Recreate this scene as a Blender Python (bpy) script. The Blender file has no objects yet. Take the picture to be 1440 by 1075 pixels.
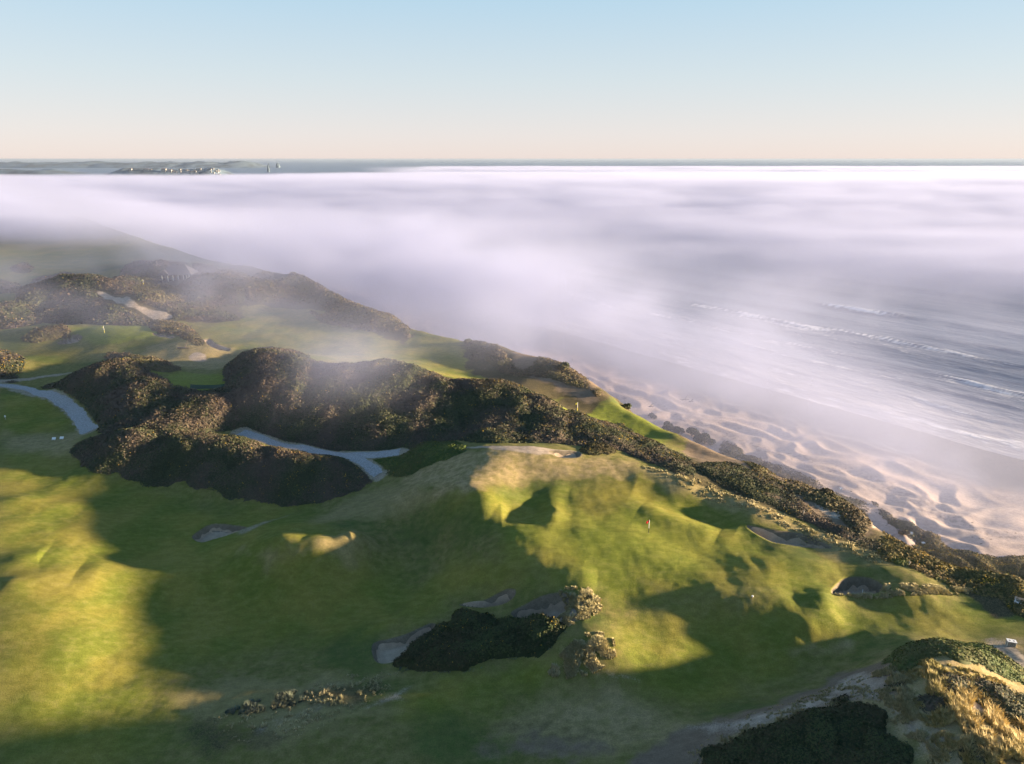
import bpy, bmesh, math, random
import numpy as np
from mathutils import Vector
R = math.radians
sc = bpy.context.scene
COL = sc.collection

# ------------------------------------------------------------------ camera (sea level is z = 0)
CAM_Z, PITCH, FPX, CU, CV = 92.0, 18.1, 960.0, 720.0, 537.5
SP, CP_ = math.sin(R(PITCH)), math.cos(R(PITCH))
cam = bpy.data.cameras.new('camera'); camo = bpy.data.objects.new('camera', cam); COL.objects.link(camo)
sc.camera = camo
cam.lens, cam.sensor_width, cam.clip_start, cam.clip_end = 24, 36, 1.0, 200000
camo.location = (0, 0, CAM_Z); camo.rotation_euler = (R(90 - PITCH), 0, 0)

SUN_EL, SUN_AZ = 6.6, 0.0            # degrees; azimuth measured from +X (the sea) towards +Y
SUND = Vector((math.cos(R(SUN_EL)) * math.cos(R(SUN_AZ)), math.cos(R(SUN_EL)) * math.sin(R(SUN_AZ)), math.sin(R(SUN_EL))))

def ray(u, v):
    """direction from the camera through a point measured on the photograph"""
    k = (v - CV) / FPX
    return np.array([(u - CU) / FPX, CP_ - k * SP, -(SP + k * CP_)])
def W(u, v, z):
    """ground position (x, y) of something seen at (u, v) whose height above the sea is z"""
    r = ray(u, v); d = (z - CAM_Z) / r[2]
    return (r[0] * d, r[1] * d)
def project(x, y, z):
    dz = z - CAM_Z
    d = y * CP_ - dz * SP
    return CU + FPX * x / d, CV + FPX * (-(y * SP) - dz * CP_) / d

# ------------------------------------------------------------------ noise
def _h(ix, iy, s):
    n = (ix.astype(np.int64) * 374761393 + iy.astype(np.int64) * 668265263 + s * 1442695041) & 0xffffffff
    n = ((n ^ (n >> 13)) * 1274126177) & 0xffffffff
    return ((n ^ (n >> 16)) & 0xffff) / 65535.0
def pn(x, y, s=0):
    """gradient noise, about -0.7..0.7"""
    ix, iy = np.floor(x), np.floor(y); fx, fy = x - ix, y - iy
    ux, uy = fx * fx * fx * (fx * (fx * 6 - 15) + 10), fy * fy * fy * (fy * (fy * 6 - 15) + 10)
    def g(i, j):
        a = _h(ix + i, iy + j, s) * 2 * np.pi
        return np.cos(a) * (fx - i) + np.sin(a) * (fy - j)
    return (g(0, 0) * (1 - ux) + g(1, 0) * ux) * (1 - uy) + (g(0, 1) * (1 - ux) + g(1, 1) * ux) * uy
def fbm(x, y, s=0, oct=4, gain=.5):
    r = 0; a = 1
    for o in range(oct):
        r = r + a * pn(x, y, s + o * 17); a *= gain; x = x * 2.03 + 5.1; y = y * 2.03 + 1.7
    return r
def sst(a, b, x):
    t = np.clip((x - a) / (b - a), 0, 1); return t * t * (3 - 2 * t)

# ------------------------------------------------------------------ the land: heights read off at landmarks
LM = """
0 350 34 120 352 34 240 356 34 330 362 34
0 372 34 80 378 34 150 372 35 190 390 35 215 370 42 245 368 41 262 392 37 232 392 36 290 372 37 340 372 36
30 378 37 10 400 34 60 405 35
100 389 44.2 60 402 41.5 145 393 44.2 190 418 41 240 430 38 160 440 37 60 440 35 20 433 38 0 432 38 55 452 34 0 462 34
110 455 34 200 452 35 260 462 35 215 475 36
190 400 37 230 405 37 200 395 35
205 392 41 185 400 38 285 390 42 320 394 42 340 410 39 300 425 36 250 420 37 330 428 35 260 408 38
400 386 42 440 400 40 370 390 42 350 385 40 380 410 35 440 425 34 400 430 34 490 420 38 520 432 37 560 455 35 470 405 40 525 445 37 455 447 34 500 460 34
300 445 34 360 450 34 330 470 34 420 470 34 520 475 34 600 480 34 450 500 34 560 500 33 650 500 33 620 515 33 700 530 33 750 545 33 680 545 33
640 472 35 700 487 35.5 760 505 35.6 790 512 35.6 830 535 33.4 848 548 32.4 800 545 32.4 740 525 34 780 560 31.5 860 560 31
812 578 31 850 570 31 790 568 31 900 590 31 860 600 30 930 610 30 960 605 32 900 615 30 980 640 31 1000 615 32 1040 625 33 940 600 31
70 460 37 120 466 36 148 468 36 190 470 36 230 478 36 150 485 35 100 480 33 60 490 33 0 470 35 0 490 33 30 500 33 60 520 33 120 500 34 260 478 37 300 486 36 240 490 36 200 490 35 280 500 36 230 505 35 310 480 34 320 505 34 20 515 35 0 505 36
150 510 39.8 190 512 39.4 100 535 38 70 548 34 130 530 39 200 520 39.2 230 540 38.8 250 552 38 250 532 38.5 320 530 38.5 322 552 38 285 550 38 280 525 37
60 530 34 0 540 34 60 550 33.5 100 570 33 125 605 32.5 0 560 33.5 0 585 33 50 590 33 90 600 32.7 40 575 33.2
140 590 34 200 600 35 260 600 35 300 606 34 180 560 38 240 580 37.8 300 580 37.6 310 560 38.8 330 605 33
330 515 41.5 350 500 42.5 390 497 42.8 430 512 42 480 520 41 520 516 41.8 555 513 42.3 600 528 41.3 640 540 41 700 540 41 750 558 40 800 580 37.6 850 600 36.6 900 625 36 940 645 35.6
360 560 39 420 570 38 480 570 38 560 570 38 640 580 38 700 580 38.2 760 590 38.5
345 610 33 400 627 32.8 470 638 33 550 636 34 600 625 35 520 667 33 560 610 36 480 612 35 420 606 35 650 610 36.5 700 612 38 740 625 39 800 625 38.5
120 625 35 160 620 36.5 200 610 37 260 615 37 320 625 36.5 380 640 36 440 655 35.5 480 650 35 500 670 34
120 650 32 200 672 31.5 260 680 31.5 330 695 31.3 400 702 31.3 470 700 31.6 520 685 32.5
540 650 35 600 635 38 640 628 39.5 590 660 36 550 672 34
80 619 32.5 20 640 32.4 0 620 32.5 60 680 31.5 150 700 30.8 230 720 30.2 0 690 32.2 0 720 33 60 740 32.6 110 765 31.5 130 790 30.6 0 790 32.2 60 800 32 120 830 30.9 180 812 29.2 280 816 29 50 860 31.5 0 900 31 100 900 31 160 880 28.6 130 940 28.9 0 950 30 60 1000 29 0 1075 28.5 200 960 28.2 150 1060 28.5
260 745 30.2 300 748 30.2 340 742 30.7 200 770 29.5 180 800 29 320 720 31 400 720 31.6 350 765 31.8 400 770 33.6 460 778 33.4 505 765 33 400 800 30.5 480 800 30 300 830 27.8 220 850 27.8 380 860 27.4 470 860 27.5 550 720 34 600 700 36 640 695 38 560 760 31 600 780 30 540 800 29.5 590 740 33
640 720 36.5 690 730 37.3 740 750 37.2 660 770 34.5 720 790 35.5 680 810 33 620 830 29.8 560 850 28.8 640 860 29.5 700 840 31.5 760 830 33.8 800 815 35.2
650 650 40 700 640 41.5 760 632 41.5 700 680 39 640 670 38.5 740 690 37.4 720 720 36.8 780 680 38.5 820 640 40.5 820 690 38 780 720 37.5 780 770 36.5 840 800 35.5 850 760 36.8 850 720 37.5 912 751 36.5 900 700 37.5
880 650 40 960 680 39 1040 712 38 940 720 36.6 1000 720 36 1040 745 36.6 980 760 36 900 800 35.5 1000 800 35.4 960 840 34.5 1090 740 37 1160 765 36.5 1230 790 36 1050 760 35.6 1110 752 35.4 1150 770 35.4 1100 800 35.8 1180 800 35.2 1250 815 35.4 1300 830 35.8 1200 825 33.6 1160 820 35 1120 840 35 1050 842 35.7 1000 835 35.5 980 848 34.8 1120 862 34.8 1180 840 34.6 1300 850 34.6 1250 870 34.3 1400 850 34.6 1440 870 34.8 1350 885 34.4 1180 880 34.4 1100 880 34.4 1060 870 34.2 1090 900 33.4 1000 880 33 920 870 33.5 860 850 34 870 900 33 930 930 32.6 960 960 31.6 1000 990 31.5 1060 960 31.5 1150 930 32.4 900 980 31 820 960 31 1060 990 32.5 1180 960 34 1240 930 36 1420 910 35.5 1440 940 36
500 900 28.5 540 920 28.3 600 890 30 660 880 30.5 740 870 32 560 940 28.8 650 940 30 740 920 31 820 890 34.5 850 900 34.6 780 930 32 850 935 33
440 930 27.5 350 960 27.8 300 1000 28.2 420 1000 29.3 500 960 29.2 560 1000 30 640 980 29.8 700 1010 29.6 600 1050 29.6 450 1060 29.5 300 1070 28.7 750 1060 30.3 850 1050 31.5 950 1040 32.5 1000 1030 34 1050 1015 36 1150 995 39 1220 1000 40 1100 1040 38 1020 1075 35 1250 1050 40
1265 925 40.5 1300 905 43 1370 906 43 1430 940 40.5 1280 945 42.5 1290 985 43 1320 1020 43.3 1370 1050 43.8 1430 1075 45 1340 960 42 1390 960 40.4 1440 970 38.4 1380 1000 41.6 1440 1010 39.8 1440 1045 41.6 1250 1000 41.2 1290 1050 41.8 1340 1075 42.3 1200 1075 39 1240 960 39
1080 690 37 1160 700 36.5 1000 650 35.5 1120 672 35 1190 720 35.8 1240 745 35.5 1290 790 35 1180 750 36 1350 810 34.8 1400 820 34.8 1310 770 34.5
"""
_t = [float(q) for q in LM.split()]
PTS = [(*W(_t[i], _t[i + 1], _t[i + 2]), _t[i + 2]) for i in range(0, len(_t), 3)]
# what lies outside the frame: the dune belt beside and behind the camera, shaped for the shade it casts, the inland flats
OFF = [(62, 62, 38), (75, 60, 37), (85, 50, 37), (58, 50, 42.5), (75, 35, 40), (50, 36, 44), (48, 22, 45), (60, 10, 44), (80, 15, 41), (30, 20, 42), (10, 25, 36), (0, 40, 31.5),
       (-30, 35, 29), (-60, 30, 29), (-90, 60, 30), (-40, 0, 30), (0, -40, 32), (60, -60, 42), (-120, 0, 31), (90, 75, 38), (95, 65, 38),
       (-120, 100, 32), (-160, 150, 33), (-150, 60, 31), (-220, 250, 34), (-300, 100, 33), (-400, 400, 34), (-260, 430, 34), (-150, 600, 34), (-300, 900, 34), (-600, 900, 33),
       (-190, 200, 35), (-1000, 300, 33), (-1200, 1500, 33), (-500, 2500, 33), (-3000, 3000, 30), (-1700, 4500, 25), (-5000, 500, 30)]
PTS += OFF
PTS = np.array(PTS)
_S = 4.5
def _phi(r2): return -np.sqrt(r2 + _S * _S)
_n = len(PTS); _A = np.zeros((_n + 3, _n + 3)); _d = (PTS[:, None, :2] - PTS[None, :, :2]); _A[:_n, :_n] = _phi((_d ** 2).sum(2)) + np.eye(_n) * 1.0
_A[:_n, _n] = 1; _A[:_n, _n + 1:] = PTS[:, :2] / 100; _A[_n, :_n] = 1; _A[_n + 1:, :_n] = PTS[:, :2].T / 100
_w = np.linalg.solve(_A, np.concatenate([PTS[:, 2], [0, 0, 0]]))
def land(x, y):
    x = np.asarray(x, float); y = np.asarray(y, float); sh = x.shape; x = x.ravel(); y = y.ravel(); out = np.empty(len(x))
    for i in range(0, len(x), 20000):
        a, b = x[i:i + 20000], y[i:i + 20000]
        K = _phi((a[:, None] - PTS[None, :, 0]) ** 2 + (b[:, None] - PTS[None, :, 1]) ** 2)
        out[i:i + 20000] = K @ _w[:_n] + _w[_n] + (_w[_n + 1] * a + _w[_n + 2] * b) / 100
    return out.reshape(sh)
# shore coordinates: c across the shore (seaward), a along it (away from the camera)
def shore(x, y): return .78 * x + .626 * y, -.626 * x + .78 * y
EDGE = [W(u, v, z) for u, v, z in [(1440, 800, 34.5), (1380, 790, 34.5), (1300, 762, 34.5), (1180, 690, 34.5), (1090, 655, 34), (1000, 612, 33), (940, 590, 32), (850, 547, 32.0), (785, 511, 34.5), (700, 485, 34.8), (580, 465, 34), (520, 434, 37), (400, 385, 41), (340, 370, 38)]]
_e = sorted([(shore(*p)[1], shore(*p)[0] - 4.0 * max(0, min(1, (150 - shore(*p)[1]) / 110))) for p in EDGE]); EA = np.array([-4000, -60] + [q[0] for q in _e] + [600, 1500, 9000]); EC = np.array([112, 112] + [q[1] for q in _e] + [112, 105, -200])
def edge_c(a): return np.interp(a, EA, EC) + 1.2 * pn(a / 14, a * 0 + 3.3, 5) + 2.5*pn(a / 45, a * 0 + 1.3, 6)
def beach_h(c, a):
    base = np.interp(c, [100, 140, 150, 200, 255, 300, 420], [7, 6.5, 5.4, 2.6, -.05, -1.5, -6])
    # wind-blown hummocks: each rises gently from the sea side and drops on the landward lee
    cw = c + 7 * pn(c / 26, a / 30, 71); aw = a + 9 * pn(c / 30, a / 26, 72)
    m = sst(232, 196, c + 16 * pn(a / 40, c / 40, 73)) * sst(110, 135, c)
    t1 = pn(cw / 10, aw / 12.5, 74); t2 = pn(cw / 5, aw / 6.5, 75)
    hum = 2.6 * (1 - np.sqrt(t1 * t1 + .0008) * 2.6) + .7 * (1 - np.sqrt(t2 * t2 + .0015) * 2.4)
    return base + m * (hum + .3 * np.sqrt(hum * hum + .3)) * .33 + .03 * pn(c / 2, a / 2, 9)
def seg_d(x, y, pl):
    """distance to a polyline, and the position 0..1 along it"""
    best = np.full(x.shape, 1e9); tt = np.zeros(x.shape); n = len(pl) - 1
    for i in range(n):
        (ax, ay), (bx, by) = pl[i][:2], pl[i + 1][:2]; dx, dy = bx - ax, by - ay
        t = np.clip(((x - ax) * dx + (y - ay) * dy) / (dx * dx + dy * dy + 1e-9), 0, 1)
        d = np.hypot(x - ax - t * dx, y - ay - t * dy); m = d < best; best = np.where(m, d, best); tt = np.where(m, (i + t) / n, tt)
    return best, tt
def poly_sd(x, y, poly):
    """signed distance to a polygon, negative inside"""
    p = np.array(poly); x = np.asarray(x, float); y = np.asarray(y, float)
    d = np.full(x.shape, 1e9); ins = np.zeros(x.shape, bool)
    mg = 40; m = (x > p[:, 0].min() - mg) & (x < p[:, 0].max() + mg) & (y > p[:, 1].min() - mg) & (y < p[:, 1].max() + mg)
    if not m.any(): return d
    X, Y = x[m], y[m]; D = np.full(X.shape, 1e9); I = np.zeros(X.shape, bool); n = len(p)
    for i in range(n):
        ax, ay = p[i]; bx, by = p[(i + 1) % n]; dx, dy = bx - ax, by - ay
        t = np.clip(((X - ax) * dx + (Y - ay) * dy) / (dx * dx + dy * dy + 1e-9), 0, 1)
        D = np.minimum(D, np.hypot(X - ax - t * dx, Y - ay - t * dy))
        if ay != by:
            c = ((ay > Y) != (by > Y)) & (X < (bx - ax) * (Y - ay) / (by - ay) + ax); I ^= c
    D = np.where(I, -D, D); d[m] = D
    return d
def spline(pts, n=8, closed=True):
    """Catmull-Rom through the points"""
    P = [np.array(q, float) for q in pts]; out = []; N = len(P)
    for i in range(N if closed else N - 1):
        p0, p1, p2, p3 = (P[(i + k) % N] for k in (-1, 0, 1, 2)) if closed else (P[max(i - 1, 0)], P[i], P[i + 1], P[min(i + 2, N - 1)])
        for j in range(n):
            t = j / n; out.append(tuple(.5 * ((2 * p1) + (-p0 + p2) * t + (2 * p0 - 5 * p1 + 4 * p2 - p3) * t * t + (-p0 + 3 * p1 - 3 * p2 + p3) * t ** 3)))
    if not closed: out.append(tuple(P[-1]))
    return out
CARVE = []          # (polygon, depth, wall width): bunkers and hollows, filled in below
RIDGE = []          # (polyline, height, width)
def H0(x, y):
    """height of the land before bunkers are cut"""
    x = np.asarray(x, float); y = np.asarray(y, float)
    c, a = shore(x, y); e = edge_c(a)
    L = land(x, y)
    dist = np.hypot(x, y); near = sst(900, 300, dist)
    L = L + (.55 * fbm(x / 21, y / 21, 3, 3) + .16 * fbm(x / 6, y / 6, 8, 3)) * near + .035 * fbm(x / 1.6, y / 1.6, 12, 2) * sst(160, 60, dist)
    L = L + (1 - near) * 2.5 * fbm(x / 90, y / 90, 4, 3)
    for pl, h, w in RIDGE:
        bb = np.array(pl)[:, :2]; m = (x > bb[:, 0].min() - 4 * w) & (x < bb[:, 0].max() + 4 * w) & (y > bb[:, 1].min() - 4 * w) & (y < bb[:, 1].max() + 4 * w)
        if m.any():
            d, t = seg_d(x[m], y[m], pl); L[m] += h * np.exp(-(d / w) ** 2) * (1 if len(pl) < 2 else sst(-.15, .2, t) * sst(1.15, .8, t))
    B = beach_h(c, a)
    over = c - e
    rough = 1.6 * fbm(x / 9, y / 9, 31, 3) * sst(0, 8, over)
    cl = L - .62 * np.clip(over + 3, 0, 9) * sst(-4, 6, over) - 1.02 * np.clip(over - 6, 0, None) + rough
    return np.where(over > -4, np.maximum(cl, B), L)
def H(x, y):
    z = H0(x, y); x = np.asarray(x, float); y = np.asarray(y, float)
    for poly, depth, wall, _ in CARVE:
        sd = poly_sd(x, y, poly); z = z - depth * sst(.12, -wall, sd)
    return z
def U(u, v, fn=None, d0=40., d1=900.):
    """the spot on the ground seen at (u, v)"""
    fn = fn or H0; r = ray(u, v); ds = np.geomspace(d0, d1, 500)
    z = fn(r[0] * ds, r[1] * ds); f = CAM_Z + r[2] * ds - z; i = int(np.argmax(f < 0))
    if f[i] >= 0: i = len(ds) - 1
    if i == 0: d = ds[0]
    else: d = ds[i - 1] + (ds[i] - ds[i - 1]) * f[i - 1] / (f[i - 1] - f[i])
    return (r[0] * d, r[1] * d)
def UP(flat, **k):
    return [U(flat[i], flat[i + 1], **k) for i in range(0, len(flat), 2)]

# ------------------------------------------------------------------ scene helpers
def link_mesh(name, verts, faces, mats=(), parent=None, smooth=False, mat_idx=None):
    me = bpy.data.meshes.new(name)
    verts = np.asarray(verts, np.float32); 
    if isinstance(faces, np.ndarray):
        nf, k = faces.shape
        me.vertices.add(len(verts)); me.vertices.foreach_set('co', verts.ravel())
        me.loops.add(nf * k); me.polygons.add(nf)
        me.loops.foreach_set('vertex_index', faces.astype(np.int32).ravel())
        me.polygons.foreach_set('loop_start', np.arange(0, nf * k, k, dtype=np.int32)); me.update(calc_edges=True)
    else:
        me.from_pydata(verts.tolist(), [], faces)
    for m in mats: me.materials.append(m)
    if mat_idx is not None: me.polygons.foreach_set('material_index', np.asarray(mat_idx, np.int32))
    if smooth: me.polygons.foreach_set('use_smooth', np.ones(len(me.polygons), bool))
    me.update()
    o = bpy.data.objects.new(name, me); COL.objects.link(o)
    if parent: o.parent = parent
    return o
def attr(o, name, arr):
    a = o.data.color_attributes.new(name, 'FLOAT_COLOR', 'POINT'); a.data.foreach_set('color', np.asarray(arr, np.float32).ravel())
def tag(o, label=None, cat=None, group=None, kind=None):
    for k, v in (('label', label), ('category', cat), ('group', group), ('kind', kind)):
        if v: o[k] = v
    return o
def empty(name, loc, label, cat, group=None, rz=0):
    o = bpy.data.objects.new(name, None); COL.objects.link(o); o.location = loc; o.rotation_euler = (0, 0, rz); o.empty_display_size = .2
    return tag(o, label, cat, group)
SKY_STR, SKY_DUST = .13, .4
def _d(r, g, b):            # display colour to scene value at this exposure
    f = lambda v: ((v / 255 + .055) / 1.055) ** 2.4 if v > 10 else v / 255 / 12.92
    return tuple(1.09 * f(v) / 2 ** EXPO / SKY_STR for v in (r, g, b))
EXPO = 2.55
SKY_RAMP = [(0, _d(120, 122, 135)), (.49, _d(190, 185, 195)), (.5, _d(231, 217, 213)), (.515, _d(226, 219, 219)), (.55, _d(208, 218, 223)), (.60, _d(180, 210, 228)), (.68, _d(136, 176, 211)), (1, _d(92, 138, 190))]
NISH = .3
SUN_STR, SUN_COL = 5.0, (1.0, .77, .50)
HAZE = .000045
FOG_D, MIST_D, STEP, FOG_COL, FOG_G = .0115, 1.9, 2.5, (.45, .49, .70), .12
#      x, y, z, across, along, height, density
BLOBS = [(-110, 400, 35, 90, 80, 26, .014), (-60, 370, 25, 70, 110, 24, .016), (10, 300, 22, 50, 90, 20, .012), (60, 240, 16, 40, 60, 18, .008), (110, 185, 10, 30, 60, 12, .008),
         (150, 215, 6, 16, 90, 9, .0045), (120, 330, 20, 110, 60, 18, .0035), (-40, 160, 44, 14, 16, 7, .018), (-5, 205, 42, 16, 22, 8, .016), (-130, 330, 44, 70, 70, 14, .007), (-210, 310, 38, 70, 70, 12, .003), (130, 195, 10, 34, 110, 13, .0038), (240, 320, 10, 70, 200, 14, .0022), (-90, 225, 43, 40, 60, 12, .005), (-150, 240, 42, 60, 50, 12, .0028), (85, 165, 16, 26, 60, 12, .004)]
FRES, MRES = (380, 220, 24), (200, 160, 30)
GRID = (2.7e-5, .00165)
# ------------------------------------------------------------------ relief details, placed by the landmarks they lie at
def ridge(h, w, *uv): RIDGE.append((UP(uv, fn=land), h, w))
ridge(.5, 3.0, 700, 705, 745, 688, 800, 690)
ridge(-.9, 3.0, 705, 722, 745, 722, 770, 712)
ridge(.8, 2.0, 775, 700, 775, 735)
ridge(-.75, 3.5, 890, 688, 960, 712, 1040, 738)
ridge(.8, 3.0, 900, 716, 960, 738, 1010, 752)
ridge(.5, 2.5, 1060, 792, 1110, 790, 1180, 806)
ridge(.8, 2.0, 1140, 845, 1200, 838, 1290, 842)
ridge(.6, 2.2, 985, 842, 1060, 842, 1120, 848)
ridge(.7, 3.0, 0, 706, 60, 712, 120, 716)
ridge(1.2, 4.0, 110, 806, 200, 812, 300, 814)
ridge(.8, 3.0, 0, 790, 60, 785)
ridge(1.5, 2.6, 365, 768, 420, 775, 470, 776, 510, 764)
ridge(.8, 2.0, 490, 768, 515, 762)
ridge(1.2, 4.0, 560, 690, 640, 700, 700, 715)
ridge(-.8, 4.0, 430, 720, 520, 735, 600, 750)
ridge(.5, 3.0, 700, 800, 780, 812, 840, 818)
ridge(-.9, 4, 250, 700, 330, 712, 420, 712)
ridge(.7, 2.5, 0, 830, 40, 822)
ridge(.9, 2.2, 1150, 840, 1160, 870, 1120, 890)
BUNKERS = [
 ('b1', 1.1, .8, (270, 755, 283, 744, 297, 737, 320, 737, 347, 741, 334, 747, 318, 753, 300, 758, 283, 762)),
 ('b2', 1.0, 1.0, (524, 906, 545, 899, 575, 890, 604, 877, 614, 880, 604, 893, 585, 912, 565, 926, 540, 933, 526, 927)),
 ('b3', 1.6, 1.2, (645, 850, 675, 846, 697, 836, 715, 828, 725, 830, 722, 840, 705, 850, 672, 854)),
 ('b4', 1.5, 1.2, (718, 862, 742, 848, 768, 836, 795, 834, 806, 842, 800, 858, 775, 872, 740, 872)),
 ('b5', 1.3, 1.0, (1050, 739, 1082, 744, 1128, 750, 1146, 757, 1170, 770, 1140, 770, 1096, 764, 1072, 755)),
 ('b6', 1.5, .9, (1170, 834, 1178, 820, 1192, 812, 1215, 811, 1232, 816, 1246, 826, 1232, 834, 1200, 836)),
 ('b7', 1.2, 1.2, (80, 482, 92, 476, 108, 470, 116, 474, 108, 481, 90, 484)),
 ('b8', .7, 1.0, (214, 469, 228, 469, 248, 473, 240, 475, 222, 473)),
 ('b9', .9, 1.5, (285, 478, 296, 477, 305, 484, 326, 492, 305, 491, 292, 485)),
 ('b10', .8, 1.5, (772, 634, 792, 634, 815, 636, 814, 643, 795, 644, 780, 641)),
]
for nm, dep, wall, uv in BUNKERS:
    CARVE.append((spline(UP(uv), 6), dep * 1.3, wall, nm))

# ------------------------------------------------------------------ the ground sheet
def rows():
    y_out = [8, 12, 17, 22, 27, 32, 36, 40, 43, 45.5]
    t = np.arange(1 / 47.5, 1 / 560, -QV)
    far = 1 / np.linspace(1 / 575, 1 / 9000, 60)
    return np.concatenate([y_out, 1 / t, far])
def cols():
    i = np.arange(-.80, .8001, QU)
    return np.concatenate([-np.geomspace(2.6, .82, 45), i, np.geomspace(.82, 2.6, 45)])
QV, QU = GRID
YR, SC = rows(), cols()
GY, GS = np.meshgrid(YR, SC, indexing='ij'); GX = GS * GY
NR, NC = GX.shape
GZ = H(GX, GY)
GC, GA = shore(GX, GY); GE = GC - edge_c(GA)
idx = np.arange(NR * NC).reshape(NR, NC)
QUADS = np.stack([idx[:-1, :-1], idx[:-1, 1:], idx[1:, 1:], idx[1:, :-1]], -1).reshape(-1, 4)
fc = (GC[:-1, :-1] + GC[1:, 1:]).ravel() / 2; fe = (GE[:-1, :-1] + GE[1:, 1:]).ravel() / 2; fz = (GZ[:-1, :-1] + GZ[1:, 1:]).ravel() / 2
BH = beach_h(GC, GA); fb = (BH[:-1, :-1] + BH[1:, 1:]).ravel() / 2
is_beach = (fe > 2) & (fz <= fb + .02)
is_keep = fc < 330
def submesh(name, mask, mats):
    q = QUADS[mask & is_keep]; used, inv = np.unique(q.ravel(), return_inverse=True)
    v = np.stack([GX.ravel()[used], GY.ravel()[used], GZ.ravel()[used]], 1)
    o = link_mesh(name, v, inv.reshape(-1, 4), mats, smooth=True); return o, used
# ------------------------------------------------------------------ material helpers
class X:
    """a value in a node tree that can be computed with"""
    def __init__(s, nt, sock): s.nt, s.s = nt, sock
    def _op(s, op, *o, clamp=False):
        n = s.nt.nodes.new('ShaderNodeMath'); n.operation = op; n.use_clamp = clamp
        for i, q in enumerate((s,) + o):
            if isinstance(q, X): s.nt.links.new(q.s, n.inputs[i])
            else: n.inputs[i].default_value = q
        return X(s.nt, n.outputs[0])
    def __add__(s, o): return s._op('ADD', o)
    __radd__ = __add__
    def __sub__(s, o): return s._op('SUBTRACT', o)
    def __rsub__(s, o): return (s * -1) + o
    def __mul__(s, o): return s._op('MULTIPLY', o)
    __rmul__ = __mul__
    def __truediv__(s, o): return s._op('DIVIDE', o)
    def pow(s, o): return s._op('POWER', o)
    def exp(s): return s._op('EXPONENT')
    def mx(s, o): return s._op('MAXIMUM', o)
    def mn(s, o): return s._op('MINIMUM', o)
    def ss(s, a, b, lo=0., hi=1.):
        n = s.nt.nodes.new('ShaderNodeMapRange'); n.interpolation_type = 'SMOOTHSTEP'
        for i, q in enumerate((s, a, b, lo, hi)):
            if isinstance(q, X): s.nt.links.new(q.s, n.inputs[i])
            else: n.inputs[i].default_value = q
        return X(s.nt, n.outputs[0])
class Mat:
    def __init__(s, name, rough=.9, spec=.2):
        s.m = bpy.data.materials.new(name); s.m.use_nodes = True; s.nt = s.m.node_tree; s.nt.nodes.clear()
        s.out = s.n('ShaderNodeOutputMaterial'); s.co = s.n('ShaderNodeTexCoord')
    def n(s, t): return s.nt.nodes.new(t)
    def l(s, a, b): s.nt.links.new(a.s if isinstance(a, X) else a, b)
    def surf(s, rough=.9, spec=.2):
        s.b = s.n('ShaderNodeBsdfPrincipled'); s.b.inputs['Roughness'].default_value = rough; s.b.inputs['Specular IOR Level'].default_value = spec
        s.l(s.b.outputs[0], s.out.inputs['Surface']); return s
    def xyz(s, vec=None):
        n = s.n('ShaderNodeSeparateXYZ'); s.l(vec or s.co.outputs['Object'], n.inputs[0]); return [X(s.nt, q) for q in n.outputs]
    def vec(s, x, y, z):
        n = s.n('ShaderNodeCombineXYZ')
        for i, q in enumerate((x, y, z)):
            if isinstance(q, X): s.l(q, n.inputs[i])
            else: n.inputs[i].default_value = q
        return n.outputs[0]
    def noise(s, scale, det=3, vec=None, rough=.5, dist=0.):
        n = s.n('ShaderNodeTexNoise'); n.inputs['Scale'].default_value = scale; n.inputs['Detail'].default_value = det
        n.inputs['Roughness'].default_value = rough; n.inputs['Distortion'].default_value = dist
        s.l(vec if vec is not None else s.co.outputs['Object'], n.inputs['Vector']); return X(s.nt, n.outputs[0])
    def attr(s, name):
        n = s.n('ShaderNodeAttribute'); n.attribute_name = name; q = s.n('ShaderNodeSeparateColor'); s.l(n.outputs['Color'], q.inputs[0])
        return [X(s.nt, o) for o in q.outputs] + [X(s.nt, n.outputs['Alpha'])]
    def mix(s, f, a, b):
        n = s.n('ShaderNodeMix'); n.data_type = 'RGBA'
        for i, q in ((0, f), (6, a), (7, b)):
            if isinstance(q, X): s.l(q, n.inputs[i])
            elif isinstance(q, (tuple, list)): n.inputs[i].default_value = (*q, 1)
            elif isinstance(q, (int, float)): n.inputs[i].default_value = q
            else: s.l(q, n.inputs[i])
        return n.outputs[2]
    def gain(s, col, f):
        n = s.n('ShaderNodeMix'); n.data_type = 'RGBA'; n.blend_type = 'MULTIPLY'; n.inputs[0].default_value = 1
        if isinstance(col, (tuple, list)): n.inputs[6].default_value = (*col, 1)
        else: s.l(col, n.inputs[6])
        s.l(s.vec(f, f, f), n.inputs[7]); return n.outputs[2]
    def color(s, c):
        if isinstance(c, (tuple, list)): s.b.inputs['Base Color'].default_value = (*c, 1)
        else: s.l(c, s.b.inputs['Base Color'])
    def bump(s, h, strength=.5, dist=.1):
        n = s.n('ShaderNodeBump'); n.inputs['Strength'].default_value = strength; n.inputs['Distance'].default_value = dist
        s.l(h, n.inputs['Height']); s.l(n.outputs[0], s.b.inputs['Normal'])
def plain(name, col, rough=.7, var=.25, scale=6, spec=.3):
    m = Mat(name).surf(rough, spec); f = m.noise(scale, 3).ss(.3, .7, 1 - var, 1 + var); m.color(m.gain(col, f)); return m.m

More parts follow.
